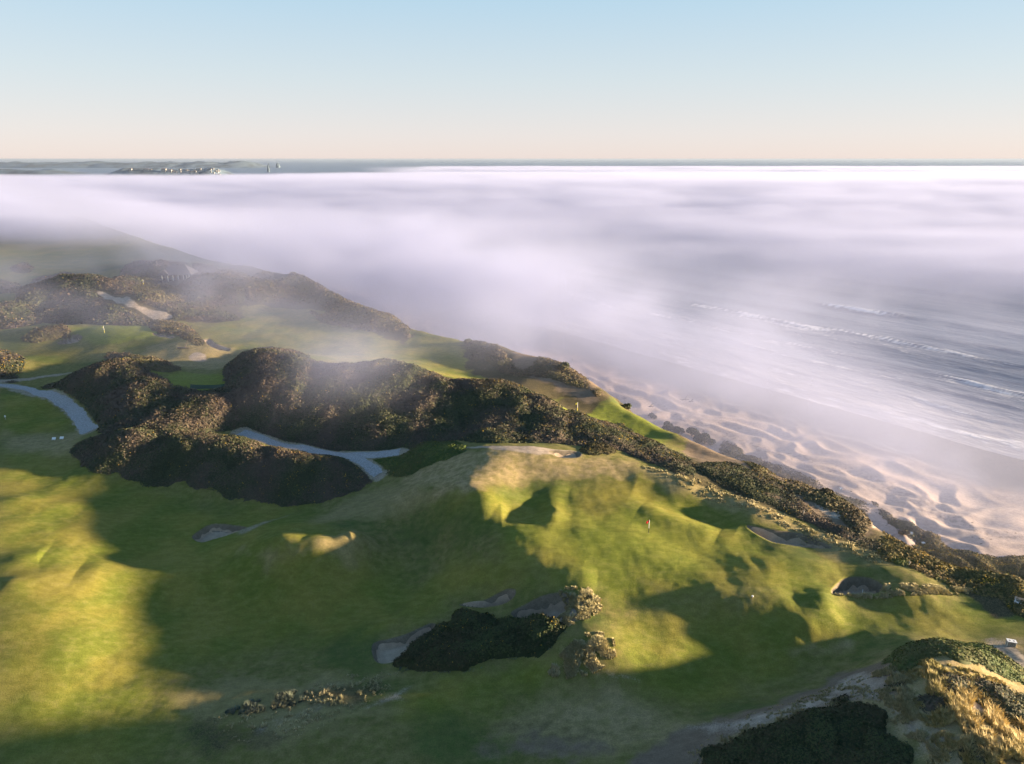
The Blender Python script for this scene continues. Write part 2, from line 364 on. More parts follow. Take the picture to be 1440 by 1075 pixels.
# ------------------------------------------------------------------ what grows where (painted onto the ground as amounts of each cover)
def cover(polys):
    x, y = GX.ravel(), GY.ravel(); out = np.zeros(x.size)
    wob = fbm(x / 5, y / 5, 91, 3)
    for amt, soft, uv in polys:
        p = spline(UP(uv), 5); sd = poly_sd(x, y, p) + wob * min(soft, 3) * .9
        out = np.maximum(out, amt * sst(soft, -soft, sd)) if amt > 0 else np.minimum(out, 1 + amt * sst(soft, -soft, sd))
    return out
C_FAIR = cover([
 (1, 3, (0, 555, 60, 560, 95, 580, 100, 605, 60, 608, 0, 612)),
 (.9, 5, (0, 640, 100, 650, 230, 690, 300, 715, 420, 712, 480, 760, 560, 800, 600, 850, 500, 890, 350, 920, 240, 960, 200, 1075, 0, 1075, 0, 900)),
 (.95, 4, (620, 695, 700, 690, 780, 690, 880, 672, 980, 690, 1050, 735, 1120, 790, 1200, 810, 1160, 850, 1060, 830, 960, 840, 880, 860, 840, 830, 760, 810, 700, 790, 690, 740)),
 (.9, 3, (870, 870, 980, 850, 1060, 850, 1180, 842, 1300, 842, 1400, 852, 1440, 862, 1440, 890, 1300, 893, 1190, 905, 1140, 930, 1060, 970, 1000, 992, 940, 985, 880, 950)),
 (1, 3, (560, 985, 620, 960, 700, 940, 780, 935, 760, 960, 700, 985, 640, 1005, 590, 1005)),
 (.9, 3, (620, 800, 700, 790, 790, 820, 700, 832, 640, 848, 620, 860, 560, 880, 500, 900, 540, 860)),
 (.8, 5, (330, 445, 450, 460, 640, 480, 700, 530, 760, 548, 700, 540, 600, 525, 540, 510, 450, 510, 330, 490, 300, 470)),
 (.8, 5, (0, 352, 120, 350, 320, 356, 300, 372, 160, 372, 100, 384, 0, 396)),
])
C_GREEN = cover([
 (1, 2, (100, 462, 150, 458, 215, 461, 225, 470, 180, 480, 135, 484, 118, 475)),
 (1, 2, (778, 566, 850, 567, 905, 590, 950, 610, 930, 622, 870, 612, 810, 590)),
 (1, 1, (232, 531, 262, 524, 320, 527, 324, 545, 300, 553, 258, 553, 240, 543)),
 (1, 1.5, (200, 520, 232, 518, 238, 524, 210, 528)),
 (.6, 4, (720, 745, 800, 730, 900, 728, 1000, 745, 1050, 775, 990, 800, 900, 800, 800, 785, 740, 770)),
 (1, 2, (180, 398, 245, 397, 240, 405, 190, 406)),
])
C_STRAW = cover([
 (1, 3, (640, 640, 700, 632, 800, 640, 860, 645, 920, 660, 860, 672, 780, 676, 720, 684, 650, 690, 600, 690, 560, 680, 600, 655)),
 (.7, 3, (860, 645, 960, 665, 1060, 700, 1150, 740, 1250, 780, 1290, 800, 1200, 790, 1120, 760, 1040, 725, 940, 690)),
 (.7, 4, (0, 605, 60, 610, 130, 600, 110, 640, 60, 640, 0, 635)),
 (.7, 3, (200, 490, 260, 480, 330, 490, 350, 510, 280, 520, 220, 510)),
 (.25, 5, (60, 745, 140, 745, 150, 800, 120, 860, 20, 850, 30, 800)),
 (.6, 4, (560, 670, 640, 690, 600, 720, 520, 735, 420, 735, 480, 700)),
 (.7, 3, (340, 765, 400, 770, 520, 755, 520, 785, 440, 795, 350, 790)),
 (.7, 4, (780, 960, 860, 960, 960, 1000, 1060, 1010, 1140, 985, 1200, 940, 1260, 915, 1300, 960, 1300, 1075, 900, 1075, 700, 1040)),
 (.6, 3, (230, 975, 340, 950, 480, 945, 580, 940, 500, 975, 560, 1000, 400, 1060, 330, 1040, 250, 1000)),
 (.8, 2, (1130, 915, 1190, 900, 1200, 912, 1150, 925)),
 (1, 3, (1280, 920, 1440, 900, 1440, 1075, 1280, 1075)),
 (.9, 1.5, (1110, 912, 1140, 906, 1150, 912, 1120, 925)),
])
C_HEATH = cover([
 (1, 2, (960, 650, 1010, 620, 1080, 650, 1180, 690, 1300, 765, 1440, 800, 1440, 845, 1350, 830, 1290, 800, 1200, 765, 1100, 720, 1020, 690)),
 (1, 3, (30, 415, 50, 398, 100, 388, 145, 391, 245, 432, 215, 456, 100, 456, 55, 450)),
 (1, 4, (180, 408, 200, 392, 170, 392, 190, 372, 250, 368, 300, 388, 410, 385, 520, 425, 575, 463, 520, 466, 440, 435, 340, 430, 340, 450, 250, 450)),
 (1, 4, (640, 473, 700, 486, 790, 512, 850, 548, 800, 550, 720, 545, 680, 530, 655, 500)),
 (.8, 2, (760, 560, 860, 555, 900, 570, 950, 595, 1000, 615, 960, 620, 910, 590, 850, 566)),
 (.5, 3, (240, 1020, 300, 1010, 380, 1010, 400, 1040, 330, 1065, 270, 1065)),
 (.4, 3, (700, 1020, 860, 1010, 900, 1040, 760, 1070)),
 (.5, 3, (380, 975, 520, 955, 560, 970, 470, 1000)),
])
C_BROWN = cover([
 (.95, 2.5, (880, 1075, 940, 1030, 1040, 1004, 1130, 975, 1190, 945, 1255, 925, 1262, 975, 1180, 990, 1100, 1010, 1020, 1040, 970, 1090)),
 (1, 3, (1090, 660, 1150, 690, 1240, 725, 1230, 745, 1170, 735, 1110, 705, 1040, 670)),
 (.9, 3, (960, 620, 1040, 645, 1080, 665, 1000, 655)),
 (.3, 4, (40, 1010, 240, 930, 330, 940, 220, 1010)),
 (.8, 4, (720, 500, 830, 530, 850, 552, 780, 545)),
 (.6, 3, (680, 1045, 800, 1030, 860, 1060, 700, 1075)),
])
C_SAND = cover([
 (1, 1.2, (137, 411, 152, 414, 172, 420, 178, 417, 192, 427, 225, 438, 243, 445, 236, 449, 218, 452, 205, 442, 180, 431, 160, 424)),
 (.9, 1.0, (266, 502, 275, 496, 290, 500, 288, 508, 272, 508)),
 (1, .7, (447, 443, 457, 442, 455, 445, 448, 445)), (1, .7, (492, 448, 506, 446, 508, 453, 494, 453)), (.9, .5, (485, 440, 497, 438, 495, 441)),
 (1, .8, (1226, 722, 1240, 720, 1246, 738, 1262, 748, 1284, 756, 1270, 758, 1246, 750, 1228, 742)),
 (.8, 1.0, (1140, 700, 1170, 712, 1200, 728, 1190, 733, 1160, 722)),
 (.75, 2.5, (960, 1020, 1060, 1005, 1140, 985, 1200, 950, 1250, 960, 1240, 990, 1180, 985, 1100, 1010, 1040, 1030)),
 (.6, 3, (1230, 980, 1290, 1000, 1400, 1075, 1280, 1075, 1250, 1020)),
 (.75, 1.0, (640, 630, 700, 627, 770, 630, 815, 636, 812, 643, 760, 640, 700, 633)),
 (.65, 1.5, (500, 1000, 570, 965, 600, 945, 560, 985)),
 (.38, 1.5, (330, 1030, 420, 995, 470, 985, 440, 1010, 370, 1040)),
 (.4, 1.2, (420, 975, 480, 955, 530, 950, 470, 968)),
 (.5, 1, (330, 745, 350, 740, 420, 720, 350, 748)),
 (.8, 1.2, (1350, 975, 1380, 985, 1400, 1000, 1370, 1000)),
 (.5, 1.5, (820, 940, 880, 945, 900, 960, 830, 955)),
 (.7, 2, (790, 838, 830, 850, 810, 872, 780, 872)),
])
for poly, depth, wall, nm in CARVE:
    sd = poly_sd(GX.ravel(), GY.ravel(), poly); C_SAND = np.maximum(C_SAND, sst(.25, -.3, sd)); 
for hw_, uv_ in ((1.0, (-60, 541, -20, 541, 20, 544, 62, 554, 95, 570, 115, 592, 127, 607)), (1.5, (338, 609, 375, 620, 430, 632, 500, 640, 562, 636)), (1.3, (484, 640, 510, 650, 532, 668)), (.9, (-20, 539, 60, 530, 92, 526)), (1.0, (1404, 909, 1450, 938, 1480, 960))):
    d_, t_ = seg_d(GX.ravel(), GY.ravel(), UP(uv_)); C_SAND = np.maximum(C_SAND, .55 * sst(hw_ + 1.8, hw_ + .2, d_ + .8 * pn(GX.ravel() / 1.5, GY.ravel() / 1.5, 44)))
# dark turned-earth faces where a bunker has been cut
C_WALL = np.zeros(GX.size)
for poly, depth, wall, nm in CARVE:
    sd = poly_sd(GX.ravel(), GY.ravel(), poly); C_WALL = np.maximum(C_WALL, sst(.15, -.15, sd) * sst(-wall * 1.1, -wall * .75, sd))
cliff = (sst(1, 6, GE)).ravel(); C_HEATH = np.maximum(C_HEATH, cliff * .9)
C_FAIR *= 1 - C_SAND; C_LUSH = np.clip(sst(.0, .5, fbm(GX.ravel() / 16, GY.ravel() / 16, 55, 3)) - C_STRAW, 0, 1)
K1 = np.stack([C_FAIR, C_GREEN, C_STRAW, C_SAND], 1); K2 = np.stack([C_HEATH, C_BROWN, C_LUSH, C_WALL], 1)

def ground_mat():
    m = Mat('turf').surf(.95, .1)
    fair, green, straw, sand = m.attr('cover_a'); heath, brown, lush, wall = m.attr('cover_b')
    x, y, z = m.xyz()
    n1 = m.noise(.12, 4); n2 = m.noise(.9, 4, rough=.6); n3 = m.noise(5.5, 3, rough=.65)
    sv = m.vec(x * .6, y * 1.15, z * 1.0); n4 = m.noise(1.1, 3, vec=sv)
    rough_c = m.mix(n2.ss(.3, .7), TURF['rough_a'], TURF['rough_b'])
    c = m.mix(lush * .7, rough_c, TURF['lush'])
    fc_ = m.mix(n1.ss(.35, .65), TURF['fair_a'], TURF['fair_b'])
    fc_ = m.mix((n4.ss(.45, .75)) * .35, fc_, TURF['rough_b'])
    c = m.mix(fair, c, fc_)
    c = m.mix(green * .85, c, TURF['green'])
    sc_ = m.mix(n2.ss(.35, .65), TURF['straw_a'], TURF['straw_b'])
    c = m.mix((straw * 1.5 + n2 * .7 + n1 * .5 - .95).ss(.0, .9) * straw.ss(0, .25), c, sc_)
    hc = m.mix(n3.ss(.35, .65), TURF['heath_a'], TURF['heath_b'])
    c = m.mix((heath * 1.3 + n2 * .5 - .35).ss(.25, .7), c, hc)
    c = m.mix((brown * 1.3 + n2 * .6 - .4).ss(.25, .8), c, TURF['brown'])
    sdc = m.mix(n2.ss(.3, .7), TURF['sand_a'], TURF['sand_b'])
    c = m.mix((sand * 1.6 + n3 * .7 + n2 * .5 - 1.0).ss(.05, .7), c, sdc)
    c = m.mix((wall + n3 * .6 - .3).ss(.2, .7) * .7, c, (.085, .070, .042))
    f = n3.ss(.25, .75, .82, 1.18) * m.noise(22, 2).ss(.3, .7, .8, 1.2) * n4.ss(.3, .7, .88, 1.12)
    c = m.gain(c, f); m.color(c)
    m.bump(n3 * .6 + m.noise(14, 2) * .4, .6, .12)
    return m.m
TURF = dict(rough_a=(.118, .119, .030), rough_b=(.188, .158, .058), lush=(.060, .093, .023), fair_a=(.117, .139, .020), fair_b=(.198, .174, .034),
            green=(.155, .180, .027), straw_a=(.31, .235, .12), straw_b=(.21, .17, .07), heath_a=(.045, .044, .022), heath_b=(.105, .082, .044),
            brown=(.175, .13, .09), sand_a=(.38, .31, .245), sand_b=(.28, .225, .175))
M_TURF = ground_mat()
g, used = submesh('ground', ~is_beach, [M_TURF]); tag(g, kind='structure'); attr(g, 'cover_a', K1[used]); attr(g, 'cover_b', K2[used])
def sand_mat(name, a, b, wet=False, ripple=.5):
    m = Mat(name).surf(.9, .25); x, y, z = m.xyz()
    n1 = m.noise(.06, 4); n2 = m.noise(1.1, 4, rough=.6); n3 = m.noise(9, 3)
    c = m.mix(n1.ss(.35, .65), a, b)
    if wet:
        cc = x * .78 + y * .626
        w = (cc + n1 * 26 - 13).ss(204, 228); c = m.mix(w, c, (.10, .082, .08))
        # strand lines of weed and wrack
        st = (cc * .10 + m.noise(.03, 2) * 3)._op('SINE').ss(.93, 1.0) * m.noise(.7, 3).ss(.5, .62) * cc.ss(150, 175)
        c = m.mix(st * .5, c, (.12, .09, .07))
        m.l(w * -.55 + .9, m.b.inputs['Roughness'])
    c = m.gain(c, n2.ss(.3, .7, .86, 1.14) * n3.ss(.3, .7, .9, 1.1)); m.color(c); m.bump(n2 * .5 + n3 * .5, ripple, .1); return m.m
M_BEACH = sand_mat('beach_sand', (.43, .335, .29), (.36, .285, .25), wet=True)
M_SAND = sand_mat('bunker_sand', (.40, .30, .21), (.30, .225, .16))
b_, _ = submesh('beach', is_beach, [M_BEACH]); tag(b_, kind='structure')

# bunker floors: raked sand lying in the cut hollows
BL = {'b1': 'small shaded sand bunker in the left valley below the long gorse thicket', 'b2': 'long pale bunker at the left end of the dark gorse clump',
      'b3': 'narrow bunker with a dark back wall just behind the dark gorse clump', 'b4': 'deep bunker between the dark gorse clump and the pale grass tuft bank',
      'b5': 'long narrow bunker beside the scrub, right of the red flag', 'b6': 'bunker with a sunlit left wall and a rake in it, beside the grass strip',
      'b7': 'small bunker just left of the far green with the yellow flag', 'b8': 'thin sliver of bunker at the right end of the far green with the yellow flag',
      'b9': 'shaded bunker right of the heathery knoll beyond the far green', 'b10': 'shallow shaded bunker on the knoll under the single dark bush'}
for poly, depth, wall, nm in CARVE:
    p = np.array(poly); ctr = p.mean(0); nr = 26; V = []; F = []
    for k in range(nr + 1):
        f = 1 - k / nr
        for q in p: V.append(ctr + (q - ctr) * f * max(.3, 1 - (.62 * wall + .35 * float(pn(q[:1] / .9, q[1:] / .9, 3)[0])) / max(np.hypot(*(q - ctr)), .5)))
    V = np.array(V); z = H(V[:, 0], V[:, 1]) + .05; V = np.column_stack([V, z]); n = len(p)
    for k in range(nr):
        for i in range(n): F.append((k * n + i, k * n + (i + 1) % n, (k + 1) * n + (i + 1) % n, (k + 1) * n + i))
    o = link_mesh('sand_bunker', V, np.array(F), [M_SAND], smooth=True)
    tag(o, BL[nm], 'bunker', 'sand bunkers cut into the turf')

# gravel and dirt paths
M_GRAV = plain('gravel', (.30, .29, .285), .95, .25, 4); M_DIRT = plain('dirt', (.30, .24, .18), .95, .3, 3)
PATHS = []
def path(name, label, w, mat_, uv, w2=None, lift=.05):
    pl = spline(UP(uv), 10, closed=False); PATHS.append((pl[::3] + [pl[-1]], max(w, w2 or w) / 2 + .25)); V = []; F = []; m = 7; N = len(pl)
    for i, (x, y) in enumerate(pl):
        a, b = pl[max(i - 1, 0)], pl[min(i + 1, N - 1)]; tx, ty = b[0] - a[0], b[1] - a[1]; L = math.hypot(tx, ty) or 1
        ww = (w + ((w2 or w) - w) * i / (N - 1)) * (1 + .10 * math.sin(i * .37) + .07 * math.sin(i * 1.1) + .05 * math.sin(i * 2.9)) / 2
        for j in range(m):
            t = (j / (m - 1) * 2 - 1) * ww; V.append((x - ty / L * t, y + tx / L * t))
    V = np.array(V); z = H(V[:, 0], V[:, 1]); z = z.reshape(-1, m); z[:, 0] -= .0; z = z + np.array([.035, lift, lift * 1.6, lift * 1.8, lift * 1.6, lift, .035])[None]
    F = [(i * m + j, i * m + j + 1, (i + 1) * m + j + 1, (i + 1) * m + j) for i in range(N - 1) for j in range(m - 1)]
    o = link_mesh(name, np.column_stack([V, z.ravel()]), np.array(F), [mat_], smooth=True); tag(o, label, kind='structure'); return o
path('path', 'blue grey gravel path curving round the left end of the gorse hill', 1.6, M_GRAV, (-60, 541, -20, 541, 20, 544, 42, 548, 62, 554, 80, 561, 95, 570, 106, 580, 115, 592, 127, 607), 3.4)
path('path', 'pale gravel path between the two big gorse thickets', 2.6, M_GRAV, (338, 609, 375, 620, 430, 632, 500, 640, 562, 636), 3.4)
path('path', 'short fork of the gravel path running down to the turf', 2.8, M_GRAV, (484, 640, 510, 650, 524, 660, 532, 668), 2.2, lift=.07)
path('path', 'faint dirt track joining the left gravel path', 1.6, M_DIRT, (-20, 539, 20, 535, 60, 530, 92, 526))
path('path', 'short dirt path behind the dune at the right edge', 2.0, M_DIRT, (1404, 909, 1425, 920, 1450, 938, 1480, 960))
# ------------------------------------------------------------------ vegetation
RNG = np.random.default_rng(7)
def leaf_mat(name, cols, rough=.75, trans=.0, spec=.15):
    m = Mat(name).surf(rough, spec); t, s_, _, _ = m.attr('tint'); n = m.noise(.11, 4); n2 = m.noise(1.3, 2)
    c = m.mix((t * .8 + n2 * .6 - .35).ss(0, .75), cols[0], cols[1]); c = m.mix((n * 1.6 + s_ * .4 - .75).ss(.05, .5), c, cols[2])
    m.color(c); return m.m
M_GORSE = leaf_mat('gorse_foliage', ((.038, .047, .024), (.070, .078, .036), (.098, .074, .056)))
M_GORSE_D = leaf_mat('dark_gorse_foliage', ((.016, .027, .010), (.058, .076, .026), (.060, .050, .024)))
M_GORSE_G = leaf_mat('green_shrub_foliage', ((.045, .075, .020), (.12, .155, .036), (.09, .09, .03)))
M_BRUSH = leaf_mat('heather_foliage', ((.070, .056, .034), (.15, .11, .065), (.10, .092, .040)))
M_GORSE_Y = leaf_mat('sunlit_flowering_gorse', ((.055, .058, .020), (.15, .125, .040), (.17, .12, .050)))  # flowering gorse, leaves lightened: the sunlight on it is put into their colour
M_TWIG = plain('woody_stems', (.035, .028, .02), .9)
M_BLOOM = plain('gorse_blossom', (.55, .34, .015), .7, .3, 3)
M_MARRAM = leaf_mat('marram_blades', ((.38, .325, .19), (.66, .56, .33), (.34, .30, .15)), .8)
M_MARRAM_G = leaf_mat('sunlit_marram_blades', ((.40, .31, .14), (.68, .54, .28), (.30, .26, .09)), .8)  # marram for the lit dune face, low sun's gold put into the blade colour
M_MARRAM_B = leaf_mat('blue_green_blades', ((.085, .115, .095), (.17, .20, .155), (.12, .13, .085)), .8)

def worley(x, y, cell, s=0):
    """domes: 1 at a bush's middle, 0 between bushes"""
    gx, gy = x / cell, y / cell; ix, iy = np.floor(gx), np.floor(gy); best = np.full(x.shape, 9.0); hid = np.zeros(x.shape)
    for i in (-1, 0, 1):
        for j in (-1, 0, 1):
            jx, jy = ix + i, iy + j
            d = np.hypot(gx - jx - _h(jx, jy, s) * .9 - .05, gy - jy - _h(jx, jy, s + 5) * .9 - .05) / (.75 + .4 * _h(jx, jy, s + 9))
            m = d < best; best = np.where(m, d, best); hid = np.where(m, _h(jx, jy, s + 13), hid)
    return np.sqrt(np.clip(1 - (best / 1.05) ** 2, 0, 1)), hid
def leaf_faces(P, Nrm, size, jit=.9, elong=1.0):
    """one small quad per point, loosely facing along the normal"""
    n = len(P); d = Nrm + RNG.normal(0, jit, (n, 3)); d /= np.linalg.norm(d, axis=1)[:, None] + 1e-9
    r = RNG.normal(0, 1, (n, 3)); t = np.cross(d, r); t /= np.linalg.norm(t, axis=1)[:, None] + 1e-9; b = np.cross(d, t)
    s = (size * (.55 + .9 * RNG.random(n)))[:, None] / 2; t = t * s * elong; b = b * s
    V = np.stack([P - t - b * .5, P + t * .2 - b, P + t + b * .5, P - t * .2 + b], 1).reshape(-1, 3)
    return V, np.arange(4 * n).reshape(n, 4)
ALLBUSH = []
def thicket(label, uv, h=1.6, mat_=None, lump=3.0, leaf=None, flowers=0.0, back=0.0, edge=1.6, cat='gorse', group='gorse thickets on the dunes', dens=1.25, lw=.26, grow=0, name='gorse_thicket', poly=None, skip=None, uneven=.35, green=0.0):
    mat_ = mat_ or M_GORSE
    poly = poly or UP(uv)
    if back:
        # carry the far side over the crest, away from the camera
        ctr = np.mean(poly, 0); dirn = ctr / np.hypot(*ctr); pr = np.array(poly); k = ((pr - ctr) @ dirn); sel = k > np.percentile(k, 55)
        pr[sel] += dirn * back; poly = [tuple(q) for q in pr]
    poly = spline(poly, 5); p = np.array(poly); x0, y0 = p.min(0) - 1 - grow; x1, y1 = p.max(0) + 1 + grow
    dist = np.hypot(*p.mean(0)); px = dist / 680; leaf = leaf or max(.15, 1.0 * px)
    st = leaf * 1.1; nx, ny = max(4, int((x1 - x0) / st)), max(4, int((y1 - y0) / st))
    if nx * ny > 260000: f = math.sqrt(nx * ny / 260000); nx, ny = int(nx / f), int(ny / f)
    Xg, Yg = np.meshgrid(np.linspace(x0, x1, nx), np.linspace(y0, y1, ny), indexing='ij')
    near_path = any(min(math.hypot(q[0] - r_[0], q[1] - r_[1]) for q in poly for r_ in pl_) < 9 for pl_, _ in PATHS)
    def canopy(x, y):
        sd = poly_sd(x, y, poly) + .9 * fbm(x / 2.6, y / 2.6, 61, 2) * min(edge, 1.2)
        sd = sd - grow
        for pl_, hw_ in PATHS:
            if near_path: sd = np.maximum(sd, hw_ - seg_d(x, y, pl_)[0])
        if skip is not None: sd = np.maximum(sd, -(poly_sd(x, y, skip) - .4))
        wd, hid = worley(x + .7 * pn(x / 2, y / 2, 3), y + .7 * pn(x / 2, y / 2, 4), lump, 11)
        w2, _ = worley(x, y, lump * .36, 23)
        e = np.clip(-sd / edge, 0, 1) ** (.5 if lw > .3 else .72)
        h_ = h * .74; big = 1 + uneven * fbm(x / 11, y / 11, 67, 2)
        return h_ * big * e * (.46 + lw * wd * (.5 + .8 * hid) + .16 * w2 + .22 * fbm(x / 5, y / 5, 93, 3)) + .85 * e * fbm(x / 9, y / 9, 95, 2) * (lw < .3), sd, wd * hid
    hh, sd, _ = canopy(Xg, Yg); gz = H(Xg, Yg); Z = gz + hh - .12
    ok = (sd < 0); idx_ = np.arange(nx * ny).reshape(nx, ny)
    Q = np.stack([idx_[:-1, :-1], idx_[1:, :-1], idx_[1:, 1:], idx_[:-1, 1:]], -1).reshape(-1, 4)
    kq = (ok[:-1, :-1] | ok[1:, 1:] | ok[1:, :-1] | ok[:-1, 1:]).ravel(); Q = Q[kq]
    used_, inv = np.unique(Q.ravel(), return_inverse=True)
    base = np.column_stack([Xg.ravel(), Yg.ravel(), Z.ravel()])[used_]; Fb = inv.reshape(-1, 4)
    A = kq.sum() * ((x1 - x0) / (nx - 1)) * ((y1 - y0) / (ny - 1))
    n = int(min(A / leaf ** 2 * dens * 1.5, 150000)); n = max(n, 40)
    rx, ry = RNG.uniform(x0, x1, n * 4), RNG.uniform(y0, y1, n * 4); s2 = poly_sd(rx, ry, poly); k = np.where(s2 < .2 + grow)[0][:n]; rx, ry = rx[k], ry[k]
    h1, sd1, hid = canopy(rx, ry); k = (sd1 < 0); rx, ry, h1, hid = rx[k], ry[k], h1[k], hid[k]; e_ = .25
    z0 = H(rx, ry); hx = canopy(rx + e_, ry)[0] - h1; hy = canopy(rx, ry + e_)[0] - h1
    zx = H(rx + e_, ry) - z0; zy = H(rx, ry + e_) - z0
    Nn = np.column_stack([-(hx + zx) / e_, -(hy + zy) / e_, np.ones(len(rx))]); Nn /= np.linalg.norm(Nn, axis=1)[:, None]
    P = np.column_stack([rx, ry, z0 + h1]) + Nn * (RNG.random((len(rx), 1)) ** 2 * leaf * 1.3 - .1) + RNG.normal(0, leaf * .25, (len(rx), 3))
    VL, FL = leaf_faces(P, Nn, np.full(len(P), leaf * 1.2), .38)
    V = np.concatenate([base, VL]); F = np.concatenate([Fb, FL + len(base)])
    o = link_mesh(name, V, F, [mat_])
    tl = np.clip(hid * .8 + RNG.random(len(P)) * .6 - .1, 0, 1); sh_ = RNG.random(len(P))
    T = np.zeros((len(V), 4)); T[:len(base), 0] = .2; T[:len(base), 1] = .3; T[len(base):, 0] = np.repeat(tl, 4); T[len(base):, 1] = np.repeat(sh_, 4); T[:, 3] = 1
    attr(o, 'tint', T); tag(o, label, cat, group)
    if flowers > 0:
        w_ = sst(.05, .5, fbm(P[:, 0] / 2.2, P[:, 1] / 2.2, 77, 3)) * flowers
        k = RNG.random(len(P)) < w_
        if k.sum() > 4:
            VB, FB = leaf_faces(P[k] + Nn[k] * leaf * .5, Nn[k], np.full(k.sum(), leaf * .55), .6)
            link_mesh('blossom', VB, FB, [M_BLOOM], parent=o)
    return o
CORE = (560, 925, 572, 908, 600, 893, 632, 880, 642, 866, 680, 866, 730, 872, 790, 876, 788, 893, 770, 913, 735, 925, 700, 925, 668, 940, 630, 945, 580, 943, 554, 938)
thicket('very dark gorse clump with one yellow flowering patch, surrounded by three bunkers', CORE, 1.9, M_GORSE_D, 2.6, .19, .12, edge=1.3, dens=1.5, lw=.5)
